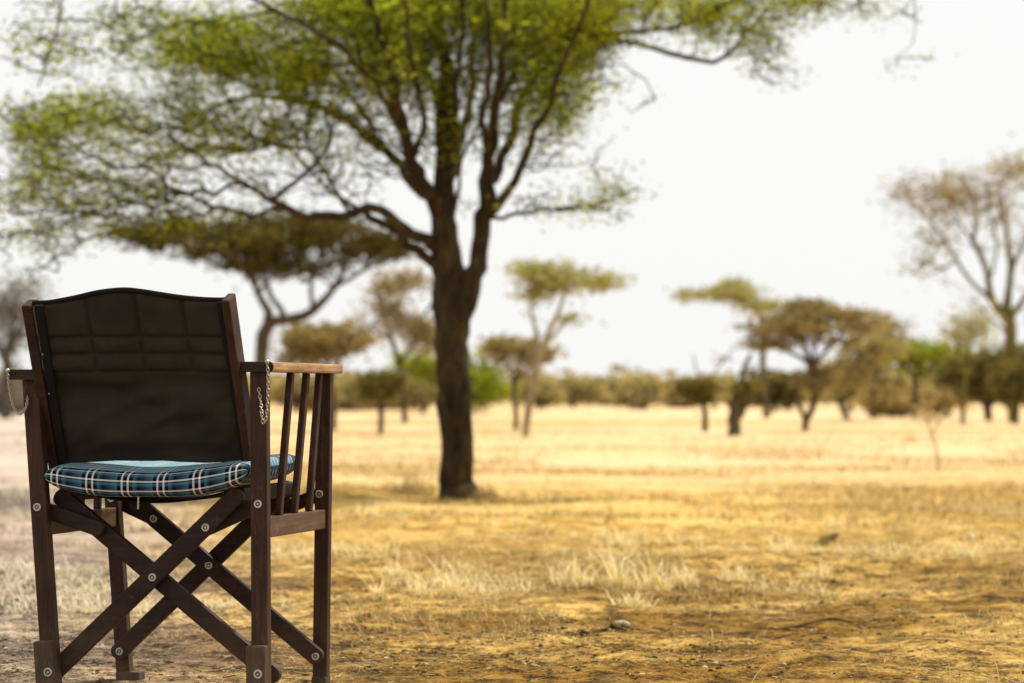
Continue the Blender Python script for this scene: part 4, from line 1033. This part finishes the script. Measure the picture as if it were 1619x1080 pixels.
# uprights
def upright(top, bot, w_, t_, shift, mt_='wood'):
    a = BP(*top, shift); b_ = BP(*bot, shift)
    return bar('back_upright', b_, a, w_, t_, mt_, (0, 1, -KB), e0=.02, e1=.0, bev=.004)
ul = upright((47, 478), (90, 735), .0215, .040, .004, 'wood_x')
ur = upright((361, 469), (398, 735), .0165, .044, .004)
TOP = [(56, 480), (75, 478), (100, 474), (125, 469), (150, 463), (175, 459.5), (200, 458), (225, 460.5), (250, 464.5), (275, 468.5), (300, 471.5), (325, 473.5), (350, 474)]
def top_y(px):
    return float(np.interp(px, [t[0] for t in TOP], [t[1] for t in TOP]))
def back_panel():
    nu, nv = 130, 130
    b = bmesh.new(); g_ = [[], []]
    for side_ in (0, 1):
        for j in range(nv + 1):
            t = j / nv
            for i in range(nu + 1):
                s = i / nu
                xt = 56 + s * (354 - 56); yt = top_y(xt)
                xb = 97 + s * (392 - 97); yb = 734
                px = xt + (xb - xt) * t; py = yt + (yb - yt) * t
                p = BP(px, py)
                # quilting: puffed cells between seams (in photo rows 533, 560, 588)
                q = 0.0
                ys_ = 0.0
                if py < 590:
                    seg = [0.0, .262, .52, .775, 1.0]   # fractions across
                    hseg = [yt - 2, 533, 560, 588]
                    sx_ = next((k for k in range(4) if s <= seg[k + 1]), 3); fx = (s - seg[sx_]) / (seg[sx_ + 1] - seg[sx_])
                    sy_ = next((k for k in range(3) if py <= hseg[k + 1]), 2); fy = (py - hseg[sy_]) / (hseg[sy_ + 1] - hseg[sy_])
                    wx = max(0, min(fx, 1 - fx)) * (seg[sx_ + 1] - seg[sx_]) * 300; wy = max(0, min(fy, 1 - fy)) * (hseg[sy_ + 1] - hseg[sy_])
                    if sx_ == 0 and fx < .5: wx += 8
                    if sx_ == 3 and fx > .5: wx += 8
                    q = .011 * (1 - math.exp(-wx / 4.0)) * (1 - math.exp(-wy / 4.0))
                    q *= .75 + .5 * float(vnoise(px, py, 22, 3))
                else:
                    k2 = min(1, (py - 590) / 25)
                    q = k2 * (.0075 * math.sin((px * .35 + py * .9) / 26.0) * math.exp(-((py - 640) / 60) ** 2) + .0060 * math.sin((py * 1.2 - px * .45) / 19) * math.exp(-((px - 140) / 90) ** 2) + .007 * (float(vnoise(px + py * .8, py * 1.4, 34, 8)) - .5) * 2)
                    q += (.011 * .5) * (1 - k2)
                # the cloth bellies slightly between the uprights
                q -= .012 * (1 - (2 * s - 1) ** 2) * (.4 + .6 * t) * -1 * -1
                dirn = -bn if side_ == 0 else bn
                co = Vector(p) + (-bn) * q + (bn * .004 if side_ else Vector())
                g_[side_].append(b.verts.new(co))
    W_ = nu + 1
    for G_ in g_:
        for j in range(nv):
            for i in range(nu): b.faces.new((G_[j * W_ + i], G_[j * W_ + i + 1], G_[(j + 1) * W_ + i + 1], G_[(j + 1) * W_ + i]))
    A_, B_ = g_
    for i in range(nu):
        b.faces.new((A_[i], A_[i + 1], B_[i + 1], B_[i])); k = nv * W_ + i; b.faces.new((A_[k], A_[k + 1], B_[k + 1], B_[k]))
    for j in range(nv):
        for i in (0, nu): b.faces.new((A_[j * W_ + i], A_[(j + 1) * W_ + i], B_[(j + 1) * W_ + i], B_[j * W_ + i]))
    return b
backrest = bm_obj('backrest', back_panel(), M['canvas'], chair, smooth=True)
def tube(name, pts_, r, mat, parent, k=8):
    path = np.array([[*p, r] for p in pts_]); V, Fc = limb_tube(smooth_poly(path, .006), k, .03)
    return mesh_fast(name, V, Fc, mat, parent, smooth=True)
tube('piping', [BP(x, y + .5, -.002) for x, y in [(52, 479)] + TOP[1:] + [(358, 473)]], .0052, M['canvas_black'], backrest)
# black side bindings of the canvas
for (x0, y0, x1, y1) in ((62, 482, 100, 729), (350, 477, 389, 729)):
    bar('binding', BP(x1, y1, -.011), BP(x0, y0, -.011), .0175, .010, 'canvas_black', (0, 1, -KB), parent=backrest, bev=.002)
def stud(px, py):
    p = BP(px, py, -.014); b = bmesh.new()
    bmesh.ops.create_uvsphere(b, u_segments=10, v_segments=6, radius=.0028, matrix=Matrix.Translation(p)); return bm_obj('stud', b, M['metal'], backrest, smooth=True)
stud(68, 560); stud(78, 622)

# chains hanging from the armrest ends
def chain(pts_, n, parent):
    path = smooth_poly(np.array([[*p, .001] for p in pts_]), .002)[:, :3]
    s = np.concatenate([[0], np.cumsum(np.linalg.norm(np.diff(path, axis=0), axis=1))])
    Vs, Fs, o = [], [], 0
    step_ = s[-1] / n
    for i in range(n):
        c = np.array([np.interp((i + .5) * step_, s, path[:, k]) for k in range(3)])
        c1 = np.array([np.interp(min((i + .6) * step_, s[-1]), s, path[:, k]) for k in range(3)])
        t = (c1 - c); t /= np.linalg.norm(t) + 1e-9
        u, v = perp(t[None]); u, v = u[0], v[0]
        if i % 2: u, v = v, -u
        la, lb, rr = step_ * .72, step_ * .42, step_ * .155
        for a in range(10):
            an = 2 * math.pi * a / 10; cc = c + t * la * math.cos(an) + u * lb * math.sin(an)
            ra = (t * la * math.cos(an) + u * lb * math.sin(an)); ra /= np.linalg.norm(ra)
            for b_ in range(5):
                bn_ = 2 * math.pi * b_ / 5; Vs.append(cc + (ra * math.cos(bn_) + v * math.sin(bn_)) * rr)
        for a in range(10):
            for b_ in range(5):
                Fs.append([o + a * 5 + b_, o + ((a + 1) % 10) * 5 + b_, o + ((a + 1) % 10) * 5 + (b_ + 1) % 5, o + a * 5 + (b_ + 1) % 5])
        o += 50
    return mesh_fast('chain', np.array(Vs), np.array(Fs), M['chain'], parent, smooth=True)
vv = RV - .034
chain([CP(422, 566, vv), CP(424, 600, vv), CP(423, 640, vv), CP(420, 664, vv), CP(416, 668, vv), CP(414, 655, vv), CP(412, 635, vv + .014), CP(409, 614, vv + .02)], 30, chair)
chain([CP(12, 588, vv), CP(15, 615, vv), CP(21, 642, vv), CP(30, 654, vv), CP(39, 648, vv), CP(43, 636, vv + .01), CP(43, 626, vv + .02)], 24, chair)
for (x, y) in ((422, 572), (12, 586)):
    p = CP(x, y, vv); b = bmesh.new()
    bmesh.ops.create_uvsphere(b, u_segments=10, v_segments=8, radius=.0045, matrix=Matrix.Translation(p)); bm_obj('chain_hook', b, M['metal'], chair, smooth=True)
